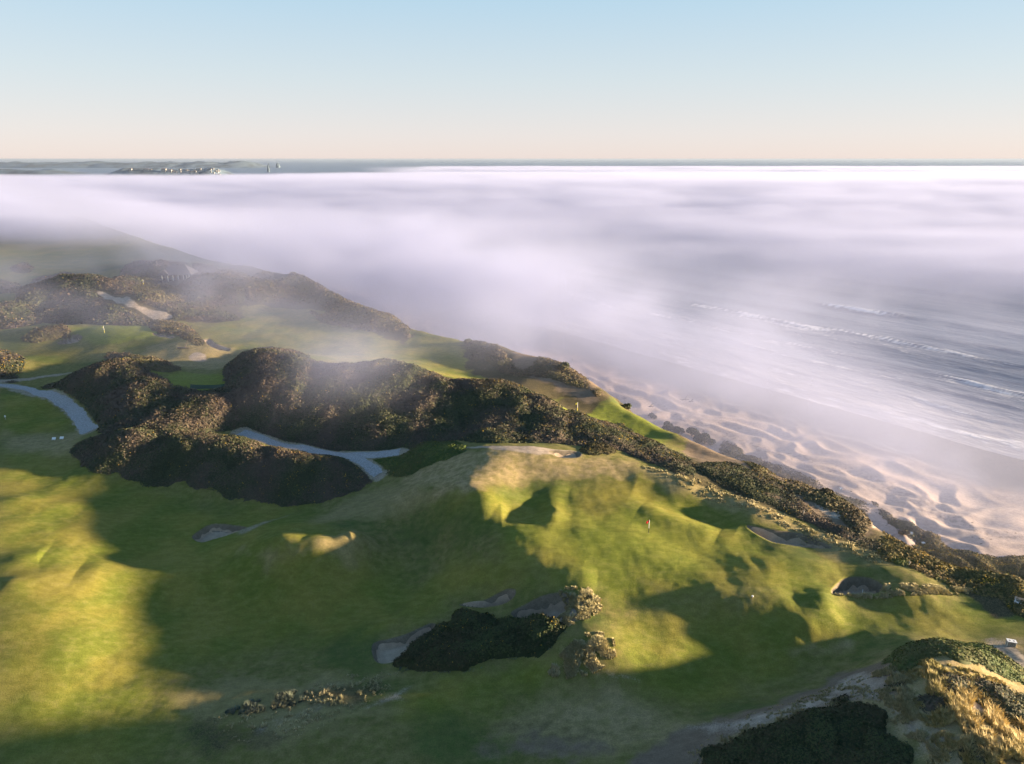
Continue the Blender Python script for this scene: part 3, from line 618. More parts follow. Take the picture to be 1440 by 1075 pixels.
GA = [
 ('dark rounded left end of the long gorse thicket by the gravel path', (113, 640, 128, 628, 165, 614, 205, 612, 235, 625, 245, 650, 240, 676, 205, 674, 180, 664, 140, 657, 118, 650), 1.9, M_GORSE, .03),
 ('middle of the long gorse thicket in front of the gravel path, bulging onto the turf', (235, 616, 300, 616, 345, 622, 372, 636, 380, 668, 370, 694, 335, 692, 300, 682, 252, 682, 232, 664), 1.9, M_GORSE, .04),
 ('yellow flecked right end of the long gorse thicket, below the gravel path fork', (372, 636, 410, 640, 455, 650, 500, 660, 516, 672, 490, 688, 442, 702, 395, 702, 372, 692, 374, 660), 1.9, M_GORSE, .16),
 ('gorse covering the hill beside the curving gravel path', (66, 547, 110, 531, 150, 513, 190, 513, 212, 528, 235, 543, 250, 560, 240, 580, 215, 603, 160, 608, 138, 600, 126, 586, 110, 567, 90, 555), 1.8, M_GORSE, .05),
 ('gorse slope just below the small green tee', (244, 552, 285, 558, 326, 552, 334, 572, 332, 598, 300, 604, 250, 607, 215, 603, 240, 580, 250, 566), 1.5, M_GORSE, .04),
 ('tall round topped gorse mound right of the small green tee', (322, 522, 330, 510, 355, 499, 400, 497, 432, 508, 448, 520, 440, 548, 420, 590, 385, 604, 345, 606, 332, 590, 326, 552), 2.0, M_GORSE, .05),
 ('widest gorse hillside, above the gravel path and under a wisp of mist', (446, 517, 480, 520, 515, 518, 550, 512, 575, 518, 605, 530, 640, 540, 655, 570, 650, 612, 610, 626, 560, 631, 480, 631, 410, 620, 355, 604, 420, 590, 440, 548), 1.9, M_GORSE, .04),
 ('gorse ridge with brown tops and yellow flecks above the sandy dirt strip', (640, 541, 700, 540, 740, 552, 780, 574, 800, 590, 800, 620, 735, 622, 690, 622, 650, 614, 655, 570), 1.9, M_GORSE, .14),
 ('long tail of gorse falling from the ridge towards the sea beside the low green', (800, 584, 830, 592, 870, 605, 915, 625, 955, 645, 968, 664, 930, 654, 880, 634, 840, 627, 800, 622), 1.7, M_GORSE, .22),
 ('single dark bush standing at the right end of the sandy dirt strip', (816, 636, 826, 627, 845, 624, 864, 630, 864, 638, 840, 640), 1.6, M_GORSE_D, .03),
 ('green shrub wedge with a sunlit tip between the gravel fork and the tan slope', (522, 656, 548, 642, 580, 630, 620, 622, 655, 626, 645, 640, 602, 656, 572, 670, 545, 669), 1.5, M_GORSE_G, .03),
 ('dark brush on the knoll between the far green and the small tee', (148, 508, 160, 500, 200, 505, 245, 515, 255, 520, 235, 524, 200, 519, 165, 512), 1.1, M_BRUSH, .03),
 ('yellow flowering gorse cut by the left edge of the photo', (-40, 520, -20, 500, 10, 499, 26, 508, 24, 520, 0, 532, -30, 534), 1.8, M_GORSE, .45),
 ('low dark strip of brush beside the left gravel path', (2, 534, 20, 531, 28, 535, 18, 540, 4, 540), .8, M_GORSE, 0),
 ('gorse mound with the big sand scar on its right shoulder', (28, 416, 50, 399, 75, 391, 100, 388, 140, 391, 175, 403, 210, 422, 245, 436, 252, 446, 215, 456, 160, 457, 100, 457, 60, 450, 40, 436), 1.7, M_GORSE, .03),
 ('gorse mound at the left edge beside the far green', (-40, 440, 0, 431, 22, 429, 44, 436, 56, 446, 50, 455, 20, 461, -20, 461), 1.5, M_GORSE, .03),
 ('small gorse mound at the left edge behind the sand scar hill', (-20, 398, 10, 397, 34, 405, 22, 412, -10, 411), 1.4, M_GORSE, 0),
 ('little scrub hump alone on the hazy far fairway', (14, 379, 28, 373, 40, 373, 46, 380, 30, 385), 1.3, M_GORSE, 0),
 ('gorse hill left of the hazy hut', (166, 394, 176, 380, 205, 369, 232, 370, 236, 384, 232, 396, 200, 396), 1.6, M_GORSE, 0),
 ('scrub on the slope right behind the hazy hut', (272, 374, 300, 378, 335, 384, 350, 390, 320, 392, 290, 388, 274, 390), 1.0, M_BRUSH, 0),
 ('gorse hummock below the small hazy green', (186, 410, 205, 400, 235, 404, 262, 410, 268, 422, 232, 426, 205, 422), 1.4, M_BRUSH, .02),
 ('round gorse hummock below the hazy hut', (255, 404, 280, 391, 310, 390, 336, 400, 342, 416, 330, 428, 290, 430, 268, 422), 1.6, M_GORSE, .02),
 ('low dark gorse at the right foot of the big sand scar', (228, 436, 262, 428, 300, 432, 335, 448, 325, 452, 280, 452, 250, 449, 232, 442), 1.3, M_GORSE, .02),
 ('brown brush on the small ridge right of the far green', (210, 455, 240, 455, 265, 460, 282, 475, 288, 486, 268, 482, 248, 472, 215, 468), 1.3, M_BRUSH, .05),
 ('brown brush hump in front of the far green at the left', (30, 478, 50, 466, 75, 462, 95, 464, 100, 472, 78, 478, 50, 482), .9, M_BRUSH, .03),
 ('long misty scrub ridge dropping to the sea beyond the fairway', (344, 392, 372, 384, 410, 386, 445, 400, 480, 412, 515, 424, 480, 433, 440, 426, 395, 428, 355, 425, 342, 410), .9, M_BRUSH, 0),
 ('scrub headland dotted with bare sand patches at the far end of the fairway', (436, 440, 470, 431, 510, 430, 545, 442, 575, 463, 560, 467, 520, 466, 480, 460, 452, 454), .8, M_BRUSH, .05),
 ('misty brown scrub along the cliff edge beyond the low green', (640, 474, 700, 487, 755, 505, 792, 512, 826, 535, 846, 548, 815, 546, 770, 532, 715, 528, 680, 512, 655, 496), .45, M_BRUSH, 0),
 ('scrub band running along the cliff top from the dark shrubs to the orange scar', (962, 660, 1005, 654, 1060, 668, 1100, 692, 1150, 722, 1205, 750, 1262, 778, 1230, 776, 1165, 746, 1105, 722, 1035, 694, 985, 674), .6, M_GORSE, .12),
 ('low brown heather above the cliff between the scrub band and the beach', (1010, 632, 1060, 648, 1120, 672, 1180, 700, 1222, 722, 1222, 742, 1170, 720, 1100, 685, 1050, 655), .6, M_BRUSH, .05),
 ('yellow flowering gorse on the cliff top near the right edge', (1232, 768, 1290, 762, 1340, 778, 1400, 792, 1460, 803, 1480, 850, 1400, 842, 1350, 828, 1312, 814, 1272, 794), 1.3, M_GORSE_Y, .8),
 ('green shrubs at the near edge of the flowering gorse, by the dark hollow', (1252, 788, 1275, 784, 1302, 790, 1318, 806, 1340, 822, 1318, 818, 1296, 800, 1270, 796), 1.3, M_GORSE_G, .03),
 ('dark shrub strip along the cliff edge above the orange sand scar', (1225, 712, 1250, 730, 1285, 745, 1304, 762, 1280, 758, 1250, 738), .9, M_GORSE, .05),
 ('darkest thicket, filling the bottom of the picture below the sandy track', (985, 1070, 1012, 1046, 1060, 1026, 1105, 1012, 1135, 1000, 1190, 990, 1235, 1000, 1258, 1030, 1290, 1080, 1300, 1130, 1150, 1140, 985, 1130), 2.0, M_GORSE_D, .0),
 ('gorse along the crest of the sunlit dune by the wooden box', (1242, 934, 1262, 916, 1300, 905, 1350, 904, 1395, 908, 1425, 926, 1450, 950, 1445, 966, 1400, 946, 1345, 928, 1300, 932, 1268, 948), 1.1, M_GORSE_G, .05),
 ('upper sunlit gorse patch on the near face of the dune', (1318, 958, 1350, 950, 1400, 965, 1455, 990, 1470, 1030, 1430, 1022, 1380, 992, 1340, 978), 1.7, M_GORSE, .14),
 ('round gorse clump on the shaded left shoulder of the dune', (1290, 985, 1305, 970, 1330, 968, 1342, 985, 1328, 1002, 1300, 1004), 1.5, M_GORSE, .04),
 ('lowest gorse patch on the dune at the bottom edge', (1348, 1052, 1372, 1044, 1400, 1056, 1405, 1076, 1370, 1080), 1.4, M_GORSE, .0),
 ('little dark bush alone on the sandy track left of the dune', (1244, 968, 1256, 958, 1270, 962, 1262, 974, 1248, 975), .9, M_GORSE_D, 0),
 ('tiny round bush beside the sandy track above the darkest thicket', (1170, 984, 1180, 978, 1192, 981, 1188, 989, 1174, 990), .8, M_GORSE_D, 0),
]
SCAR = UP((132, 409, 152, 411, 172, 417, 180, 413, 194, 425, 226, 436, 246, 443, 240, 452, 218, 456, 203, 446, 180, 435, 158, 427))
for i, (lb, uv, h, mt, fl) in enumerate(GA):
    near_d = np.mean([math.hypot(*q) for q in UP(uv[:6])])
    thicket(lb, uv, h, mt, 2.2 if near_d < 120 else 2.9, flowers=fl, back=0 if near_d < 110 else 3.0, edge=1.6 if h < 1.2 else 3.0 if near_d < 110 else 4.6, lw=.5 if near_d < 110 and h > 1.5 else .26, grow=1.5 if near_d > 125 and h > 1.4 and mt is M_GORSE else 0,
            cat='heather' if mt is M_BRUSH else 'shrub' if mt is M_GORSE_G else 'gorse', name='heather_patch' if mt is M_BRUSH else 'shrub_patch' if mt is M_GORSE_G else 'gorse_thicket',
            group='brush patches on the dunes' if mt is M_BRUSH else 'green shrubs' if mt is M_GORSE_G else 'gorse thickets on the dunes',
            skip=SCAR if 'sand scar on its' in lb or 'right foot' in lb else None)

# rough grass left unmown round the nearest thickets
# shrubs along the cliff rim: each a domed crown on stems
def shrub(label, u, v, wd, ht, mt, cat='shrub', lobes=5, group='wind bent shrubs along the cliff rim', name='cliff_shrub'):
    x, y = U(u, v + 9); z = float(H(np.array([x]), np.array([y]))[0]); t = empty(name, (x, y, z - .1), label, cat, group)
    dist = math.hypot(x, y); leaf = max(.14, .9 * dist / 680); Ps = []; Ns = []
    stems_v = []; stems_f = []
    for k in range(lobes):
        a = RNG.uniform(0, 6.28); r = wd * .5 * math.sqrt(RNG.random()) * .75; cx_, cy_ = r * math.cos(a), r * math.sin(a); rr = wd * RNG.uniform(.22, .36); cz = ht * RNG.uniform(.25, .6)
        n = int(14 * (rr / leaf) ** 2) + 30; d = RNG.normal(0, 1, (n, 3)); d /= np.linalg.norm(d, axis=1)[:, None]; d[:, 2] = np.abs(d[:, 2]) * 1.0 - .25
        rad = RNG.uniform(.55, 1.08, (n, 1)); p = d * rad * np.array([rr, rr, min(ht - cz + .2, rr * 1.1)]) + np.array([cx_, cy_, cz]); Ps.append(p); Ns.append(d)
        for q in range(3):
            tx, ty, tz = cx_ + RNG.uniform(-.4, .4) * rr, cy_ + RNG.uniform(-.4, .4) * rr, cz + rr * .3; b = len(stems_v); w_ = .06 + .02 * RNG.random()
            for (px_, py_, pz_, ww) in ((cx_ * .25, cy_ * .25, -.1, w_), ((tx + cx_ * .25) / 2 + .1, (ty + cy_ * .25) / 2, tz * .5, w_ * .7), (tx, ty, tz, w_ * .3)):
                for s_ in range(4): stems_v.append((px_ + ww * math.cos(s_ * 1.57), py_ + ww * math.sin(s_ * 1.57), pz_))
            for lv in range(2):
                for s_ in range(4): stems_f.append((b + lv * 4 + s_, b + lv * 4 + (s_ + 1) % 4, b + lv * 4 + 4 + (s_ + 1) % 4, b + lv * 4 + 4 + s_))
    P = np.concatenate(Ps); N_ = np.concatenate(Ns); VL, FL = leaf_faces(P, N_, np.full(len(P), leaf * 1.4), .6)
    o = link_mesh('foliage', VL, FL, [mt], parent=t); T = np.ones((len(VL), 4)); T[:, 0] = np.repeat(RNG.random(len(P)), 4); T[:, 1] = np.repeat(RNG.random(len(P)), 4); attr(o, 'tint', T)
    link_mesh('stem', stems_v, stems_f, [M_TWIG], parent=t); return t
for lb, u, v, wd, ht in [('tallest dark shrub on the cliff rim, against the pale sand', 972, 604, 4.6, 4.2), ('bushy dark shrub just right of the tallest rim shrub', 987, 612, 5.2, 3.0), ('thin topped shrub right of the two tall rim shrubs', 1000, 617, 2.6, 2.2),
                         ('low rounded shrub left of the tallest rim shrub', 938, 594, 5.0, 2.2), ('lower shrub between the rounded one and the tallest rim shrub', 952, 600, 4.4, 2.0), ('small shrub at the seaward corner of the low green', 918, 578, 2.8, 1.6),
                         ('tiny shrub on the rim directly above the low green', 880, 566, 2.6, 1.6), ('shrub on the rim halfway to the orange sand scar, dark topped', 1076, 650, 3.2, 1.8), ('second shrub of the pair halfway to the orange sand scar', 1092, 656, 3.4, 1.7),
                         ('low shrub on the rim below the tall dark pair', 1022, 630, 3.4, 1.3), ('shrub on the rim left of the white specks', 1166, 690, 3.0, 1.0), ('knob of scrub on the last point of the cliff before the right edge', 1270, 742, 2.2, 1.2),
                         ('small round bush standing on the misty cliff edge beyond the low green', 790, 510, 3.6, 2.0), ('bump of scrub on the misty skyline at the far fairway edge', 655, 474, 3.0, 1.6)]:
    shrub(lb, u, v, wd, ht, M_BRUSH if v > 640 else M_GORSE_D)

# marram grass: arching blades in tufts
def marram(label, uv, n_tuft, ht, mt, blades=30, kind='stuff', name='marram_grass', width=.035):
    poly = spline(UP(uv), 4); p = np.array(poly); x0, y0 = p.min(0); x1, y1 = p.max(0); xs, ys = RNG.uniform(x0, x1, n_tuft * 8), RNG.uniform(y0, y1, n_tuft * 8)
    sd_ = poly_sd(xs, ys, poly); k = (sd_ < 0) & (fbm(xs / 1.7, ys / 1.7, 88, 2) > -.06); n_tuft = int(n_tuft * .45); xs, ys, sd_ = xs[k][:n_tuft], ys[k][:n_tuft], sd_[k][:n_tuft]; n = len(xs)
    if n == 0: return
    zs = H(xs, ys); N = n * blades; bx, by, bz = np.repeat(xs, blades), np.repeat(ys, blades), np.repeat(zs, blades)
    a = RNG.uniform(0, 2 * np.pi, N); sp_ = RNG.random(N) ** .7; hh = ht * 1.15 * np.repeat(.45 + .85 * RNG.random(n) , blades) * (.6 + .5 * RNG.random(N)) * np.repeat(sst(0, 2.6, -sd_) * .72 + .28, blades)
    bx = bx + np.cos(a) * .16 * sp_; by = by + np.sin(a) * .16 * sp_; lean = .75 * sp_ * hh; wx = -.2 * hh           # combed inland by the sea wind
    dx_, dy_ = np.cos(a) * lean + wx, np.sin(a) * lean; px_, py_ = -np.sin(a + 1) * width, np.cos(a + 1) * width
    V = np.stack([np.column_stack([bx - px_, by - py_, bz - .05]), np.column_stack([bx + px_, by + py_, bz - .05]),
                  np.column_stack([bx + px_ * .8 + dx_ * .35, by + py_ * .8 + dy_ * .35, bz + hh * .65]), np.column_stack([bx - px_ * .8 + dx_ * .35, by - py_ * .8 + dy_ * .35, bz + hh * .65]),
                  np.column_stack([bx + dx_, by + dy_, bz + hh])], 1).reshape(-1, 3)
    b0 = np.arange(N) * 5; F = np.concatenate([np.stack([b0, b0 + 1, b0 + 2, b0 + 3], 1), np.stack([b0 + 3, b0 + 2, b0 + 4, b0 + 4], 1)])
    me = bpy.data.meshes.new(name); quads = F[:N]; tris = F[N:, :3]
    me.vertices.add(len(V)); me.vertices.foreach_set('co', V.astype(np.float32).ravel()); me.loops.add(N * 7); me.polygons.add(N * 2)
    me.loops.foreach_set('vertex_index', np.concatenate([quads.ravel(), tris.ravel()]).astype(np.int32))
    me.polygons.foreach_set('loop_start', np.concatenate([np.arange(0, N * 4, 4), N * 4 + np.arange(0, N * 3, 3)]).astype(np.int32)); me.update(calc_edges=True)
    me.materials.append(mt); o = bpy.data.objects.new(name, me); COL.objects.link(o)
    T = np.ones((len(V), 4)); T[:, 0] = np.repeat(np.clip(np.repeat(RNG.random(n), blades) * .6 + RNG.random(N) * .4, 0, 1), 5); T[:, 1] = np.repeat(RNG.random(N), 5); attr(o, 'tint', T)
    tag(o, label, 'grass', kind=kind); return o
marram('pale marram grass bank wrapped round the back of the deep bunker, tips in sunlight', (786, 832, 810, 826, 840, 832, 850, 846, 842, 862, 815, 875, 790, 882, 782, 872, 800, 856, 795, 842), 1100, .8, M_MARRAM, width=.05)
marram('cone shaped mound of pale marram grass with a sunlit crest, right of the dark gorse clump', (772, 948, 785, 925, 805, 905, 822, 893, 845, 890, 862, 900, 866, 920, 855, 936, 830, 948, 800, 955), 1500, .8, M_MARRAM, width=.05)
marram('long strip of pale grass running right from the bunker with the rake', (1172, 836, 1210, 832, 1240, 824, 1290, 822, 1340, 826, 1372, 832, 1340, 838, 1270, 838, 1200, 840), 1300, .8, M_MARRAM)
marram('blue green grass strip in the dark hollow at the bottom left', (318, 1003, 340, 990, 370, 984, 405, 974, 430, 974, 425, 988, 395, 996, 350, 1004), 600, .9, M_MARRAM_B)
marram('sunlit golden marram grass covering the near face of the dune at bottom right', (1290, 930, 1340, 938, 1400, 955, 1450, 985, 1480, 1030, 1460, 1090, 1330, 1090, 1310, 1040, 1290, 1000, 1275, 960), 3600, .7, M_MARRAM_G, blades=26)
marram('shaded marram grass on the left flank of the dune at bottom right', (1225, 950, 1260, 935, 1288, 955, 1300, 1005, 1330, 1060, 1310, 1085, 1270, 1030, 1240, 990), 1200, .65, M_MARRAM, blades=24)
marram('thin tussocks scattered over the sandy ground left of the dune', (1020, 1020, 1120, 985, 1190, 955, 1240, 960, 1250, 990, 1180, 985, 1100, 1005), 500, .3, M_MARRAM, blades=16)
marram('rough tussock grass round the blue green strip', (300, 1010, 420, 968, 540, 942, 560, 960, 480, 1010, 400, 1040, 320, 1040), 900, .28, M_MARRAM, blades=14)
marram('unmown grass fringe round the very dark gorse clump', [a for k in range(0, len(CORE), 2) for a in (669 + (CORE[k] - 669) * 1.06, 908 + (CORE[k + 1] - 908) * 1.10)], 1500, .32, M_MARRAM_B, blades=14)
marram('rough grass fringe along the upper edge of the darkest thicket', (960, 1066, 1000, 1038, 1050, 1016, 1100, 1000, 1140, 990, 1190, 980, 1240, 990, 1262, 1020, 1240, 1030, 1150, 1020, 1060, 1045, 1000, 1075), 900, .38, M_MARRAM, blades=14)
marram('dry grass fringe along the lit rim between the green and the scrub band', (900, 655, 980, 672, 1080, 712, 1180, 755, 1250, 785, 1220, 790, 1130, 755, 1040, 715, 950, 680), 1500, .4, M_MARRAM, blades=14, width=.05)
# ------------------------------------------------------------------ things on the course
def gz(x, y): return float(H(np.array([float(x)]), np.array([float(y)]))[0])
class MB:
    def __init__(s): s.v, s.f = [], []
    def box(s, x0, x1, y0, y1, z0, z1, tilt=None):
        b = len(s.v); V = [(x, y, z) for x in (x0, x1) for y in (y0, y1) for z in (z0, z1)]
        if tilt: V = [tilt(*q) for q in V]
        s.v += V; s.f += [tuple(b + i for i in q) for q in [(0, 1, 3, 2), (4, 6, 7, 5), (0, 4, 5, 1), (2, 3, 7, 6), (0, 2, 6, 4), (1, 5, 7, 3)]]; return s
    def tube(s, pts, rad, n=8):
        b = len(s.v)
        for i, p in enumerate(pts):
            p = Vector(p); q = Vector(pts[min(i + 1, len(pts) - 1)]) - Vector(pts[max(i - 1, 0)]); q.normalize()
            a = q.orthogonal().normalized(); c = q.cross(a); r = rad[i] if isinstance(rad, (list, tuple)) else rad
            for k in range(n): t = k * 2 * math.pi / n; s.v.append(tuple(p + (a * math.cos(t) + c * math.sin(t)) * r))
        m = len(pts)
        for i in range(m - 1):
            for k in range(n): s.f.append((b + i * n + k, b + i * n + (k + 1) % n, b + (i + 1) * n + (k + 1) % n, b + (i + 1) * n + k))
        s.f += [tuple(b + k for k in range(n))[::-1], tuple(b + (m - 1) * n + k for k in range(n))]; return s
    def build(s, name, m, parent=None): return link_mesh(name, s.v, s.f, [m], parent)
M_WHITE = plain('white_paint', (.78, .76, .72), .5, .1); M_RED = plain('red_cloth', (.70, .02, .03), .8, .1); M_YEL = plain('yellow_cloth', (.80, .72, .10), .8, .1)
M_DARK = plain('black_plastic', (.02, .02, .02), .5, .1); M_WOOD = plain('weathered_wood', (.36, .31, .26), .85, .3, 5); M_WOODD = plain('driftwood', (.16, .13, .11), .9, .3, 5)
M_ROOF = plain('slate_roof', (.10, .10, .12), .8, .2, 2); M_WALL = plain('timber_wall', (.22, .19, .17), .85, .2, 2); M_GLASS = plain('dark_glass', (.03, .035, .04), .1, .1)
M_MATG = plain('green_mat', (.020, .045, .025), .9, .2, 3)
def flag(label, u, v, m, ht=2.3, r=.035, k=1.0):
    x, y = U(u, v); z = gz(x, y); t = empty('golf_flag', (x, y, z), label, 'golf flag', 'flags on the greens')
    MB().tube([(0, 0, -.1), (0, 0, ht * .38)], r).build('pole_base', M_DARK if k == 1 else M_YEL, t); MB().tube([(0, 0, ht * .38), (0, 0, ht)], r).build('pole', M_WHITE, t)
    V = []; F = []; n = 9
    for i in range(n):
        for j in range(5):
            a = i / (n - 1); V.append((-.02 - a * .46 * k, .07 * math.sin(a * 6), ht - .02 - j * .10 * k - a * .20 * k))
    for i in range(n - 1):
        for j in range(4): F.append((i * 5 + j, i * 5 + j + 1, (i + 1) * 5 + j + 1, (i + 1) * 5 + j))
    o = link_mesh('flag_cloth', V, F, [m], t, smooth=True); md = o.modifiers.new('thick', 'SOLIDIFY'); md.thickness = .012
    MB().tube([(0, 0, .012), (0, 0, .02)], .054, 16).build('cup', M_WHITE, t); return t
flag('red flag on a white pole in the middle of the large sunlit green', 912, 750, M_RED)
flag('yellow flag on the low green near the cliff rim', 812, 578, M_YEL, 2.3, .05, 1.1)
flag('yellow flag on the far shaded green at the left', 147, 468, M_YEL, 2.3, .055, 1.15)
flag('tiny faint yellow flag on the hazy green by the gorse hill', 202, 401, M_YEL, 2.4, .07, 1.3)

# the bench at the right edge: slatted seat and back on two frames
def bench(u, v, rz):
    x, y = U(u, v); t = empty('park_bench', (x, y, gz(x, y)), 'weathered pale wooden bench cut by the right edge, by the cliff gorse', 'bench', rz=rz)
    s = MB(); b = MB()
    for i in range(5): s.box(-.95, .95, -.24 + i * .1, -.16 + i * .1, .42, .46)
    for i in range(5): zz = .52 + i * .1; b.box(-.95, .95, .26 + i * .03, .285 + i * .03, zz, zz + .08)
    s.build('seat', M_WHITE, t); b.build('backrest', M_WOOD, t)
    for sx in (-.85, .81):
        MB().box(sx, sx + .06, -.25, -.19, -.15, .42).box(sx, sx + .06, -.19, .2, .36, .419).build('front_leg', M_WHITE, t)
        MB().box(sx, sx + .06, .20, .26, -.15, .95, lambda a, c, z: (a, c + max(0, z - .42) * .28, z)).build('rear_leg', M_WHITE, t)
        MB().box(sx - .01, sx + .07, -.27, .24, .64, .68).box(sx, sx + .06, -.25, -.20, .462, .64).build('armrest', M_WHITE, t)
bench(1437, 853, R(-35))
# the slatted wooden box with two round openings in its lid
def bin_box(u, v, rz):
    x, y = U(u, v); t = empty('litter_bin', (x, y, gz(x, y) - .05), 'pale slatted wooden box with two dark holes in its lid, by the dirt path', 'litter box', rz=rz)
    b = MB()
    for i in range(8):
        o = -.60 + i * .153
        b.box(o, o + .125, -.36, -.33, .06, .86); b.box(o, o + .125, .33, .36, .06, .86)
    for i in range(4):
        o = -.31 + i * .16
        b.box(-.62, -.59, o, o + .13, .06, .86); b.box(.59, .62, o, o + .13, .06, .86)
    b.build('slat_panel', M_WOOD, t)
    for sx in (-1, 1):
        for sy in (-1, 1): MB().box(sx * .6 - .04, sx * .6 + .04, sy * .345 - .04, sy * .345 + .04, -.1, .90).build('corner_post', M_WHITE, t)
    MB().box(-.56, .56, -.30, .30, .08, .80).build('liner', M_DARK, t)
    MB().box(-.70, .70, -.45, .45, .905, .96).build('lid', M_WHITE, t)
    for sx in (-.3, .3): MB().tube([(sx, 0, .955), (sx, 0, .972)], .13, 18).build('opening', M_DARK, t)
bin_box(1421, 908, R(-20)); bpy.data.objects['litter_bin'].scale = (.72, .72, .8)
# tee markers, tee signs
def marker(label, u, v, r, h, m=None, cat='marker', name='tee_marker'):
    x, y = U(u, v); t = empty(name, (x, y, gz(x, y)), label, cat)
    MB().tube([(0, 0, -.05), (0, 0, h * .6)], r * .45).build('post', M_WOOD, t); MB().tube([(0, 0, h * .6), (0, 0, h * .85), (0, 0, h)], [r, r, r * .5], 12).build('head', m or M_WHITE, t)
marker('small white post on the shaded tee at the left edge', 8, 590, .17, 1.0)
marker('little white ball marker on the lit hummock between the green and the lawn', 1058, 841, .14, .35)
marker('thin wooden stake at the edge of the scrub band, above the long narrow bunker', 1129, 728, .10, 1.3, M_WOOD, 'stake', 'wooden_stake')
marker('short stake in front of the green shrubs near the dark hollow', 1278, 797, .10, .9, M_WOOD, 'stake', 'wooden_stake')
for lb, u, v in [('left one of two white tee signs on the bare ground below the gravel path', 75, 620), ('right one of two white tee signs, nearer the gravel path', 86, 619)]:
    x, y = U(u, v); t = empty('tee_sign', (x, y, gz(x, y)), lb, 'sign', 'white tee signs')
    MB().box(-.42, .42, -.02, .02, .20, .62, lambda a, b, z: (a, b + z * .8, z)).build('panel', M_WHITE, t)
    for sx in (-.3, .3): MB().box(sx - .03, sx + .03, .0, .05, -.1, .22).build('leg', M_WOOD, t)
x, y = U(80, 616); 
# dark green mat on the small tee
q = UP((267, 547, 268, 541, 321, 540, 321, 545), fn=H); V = []; F = []
for i in range(13):
    for j in range(5):
        a, b = i / 12, j / 4; px = (1 - a) * ((1 - b) * q[0][0] + b * q[1][0]) + a * ((1 - b) * q[3][0] + b * q[2][0]); py = (1 - a) * ((1 - b) * q[0][1] + b * q[1][1]) + a * ((1 - b) * q[3][1] + b * q[2][1]); V.append((px, py, gz(px, py) + .07))
for i in range(12):
    for j in range(4): F.append((i * 5 + j, (i + 1) * 5 + j, (i + 1) * 5 + j + 1, i * 5 + j + 1))
o = link_mesh('tee_mat', V, F, [M_MATG]); md = o.modifiers.new('t', 'SOLIDIFY'); md.thickness = .05; tag(o, 'dark green rectangular mat laid across the small tee among the gorse', 'mat')
# rake
x, y = U(1214, 826); t = empty('bunker_rake', (x, y, gz(x, y)), 'pale rake leaning in the bunker with the sunlit left wall', 'rake')
MB().tube([(0, 0, .05), (.55, .9, .95)], .03).build('handle', M_WHITE, t); MB().box(-.3, .3, -.03, .03, .02, .08).build('rake_head', M_DARK, t)
for i in range(8): MB().box(-.28 + i * .076, -.26 + i * .076, -.02, .0, -.05, .02).build('tine', M_DARK, t)
# dead wood
def dead(label, u, v, pts, m, name='dead_tree', cat='dead tree', extra=()):
    x, y = U(u, v); t = empty(name, (x, y, gz(x, y)), label, cat); MB().tube(pts[0], [.16 - .1 * i / (len(pts[0]) - 1) for i in range(len(pts[0]))], 7).build('trunk', m, t)
    for p in pts[1:]: MB().tube(p, [.10 - .07 * i / (len(p) - 1) for i in range(len(p))], 6).build('branch', m, t)
dead('bleached bare dead tree on the gorse hill left of the hazy hut', 222, 378, [[(0, 0, -.2), (-.3, 0, 1.4), (.1, 0, 2.8), (-.1, 0, 4.2)], [(-.3, 0, 1.4), (-1.5, 0, 2.4), (-2.6, .2, 1.2), (-3.6, 0, .2)], [(.0, 0, 2.2), (1.2, .2, 2.0), (2.0, 0, 2.9)], [(.1, 0, 2.6), (-.9, 0, 3.1)], [(0, 0, .6), (.9, 0, 1.3), (2.1, 0, 2.0), (2.4, 0, 2.6)]], plain('bleached_wood', (.45, .38, .33), .9))
dead('dark leaning stump with a fallen log on the sunlit slope right of the far green', 260, 489, [[(0, 0, -.1), (.5, 0, 1.0), (1.1, 0, 2.1)]], M_WOODD, 'leaning_stump', 'stump', )
x, y = U(257, 490); o = MB().tube([(x - 1.6, y, gz(x - 1.6, y) + .25), (x, y - .1, gz(x, y) + .2), (x + 2.2, y - .3, gz(x + 2.2, y - .3) + .15)], [.22, .17, .1]).build('fallen_log', M_WOODD); tag(o, 'fallen log at the foot of the leaning stump', 'log')
for lb, u, v, L_ in [('forked driftwood standing on the misty beach above the dark rim shrubs', 963, 563, 3.2), ('second piece of driftwood, low on the sand beside the pale hummocks', 915, 573, 2.4), ('driftwood stick on the misty sand right of the forked one', 972, 566, 1.6)]:
    x, y = U(u, v); z = gz(x, y); t = empty('driftwood', (x, y, z), lb, 'driftwood', 'driftwood on the beach')
    MB().tube([(-L_ / 2, 0, .1), (0, .2, .35), (L_ / 2, 0, .2)], [.25, .2, .1]).build('log', M_WOODD, t); MB().tube([(0, .1, .3), (.4, 0, 1.2), (.9, 0, 1.9 * L_ / 3)], [.16, .11, .05]).build('branch', M_WOODD, t)
for lb, u, v in [('white painted block on the cliff rim below the brown heather', 1182, 689), ('white block at the lower end of the pale sand run on the cliff', 1281, 752), ('white block on the cliff corner above the flowering gorse', 1298, 766)]:
    x, y = U(u, v); o = MB().box(-.35, .35, -.3, .3, -.3, .55, lambda a, b, z: (a * (1 - .2 * z), b, z + .1 * a)).build('marker_block', M_WHITE); o.location = (x, y, gz(x, y)); tag(o, lb, 'marker block', 'white blocks on the cliff')
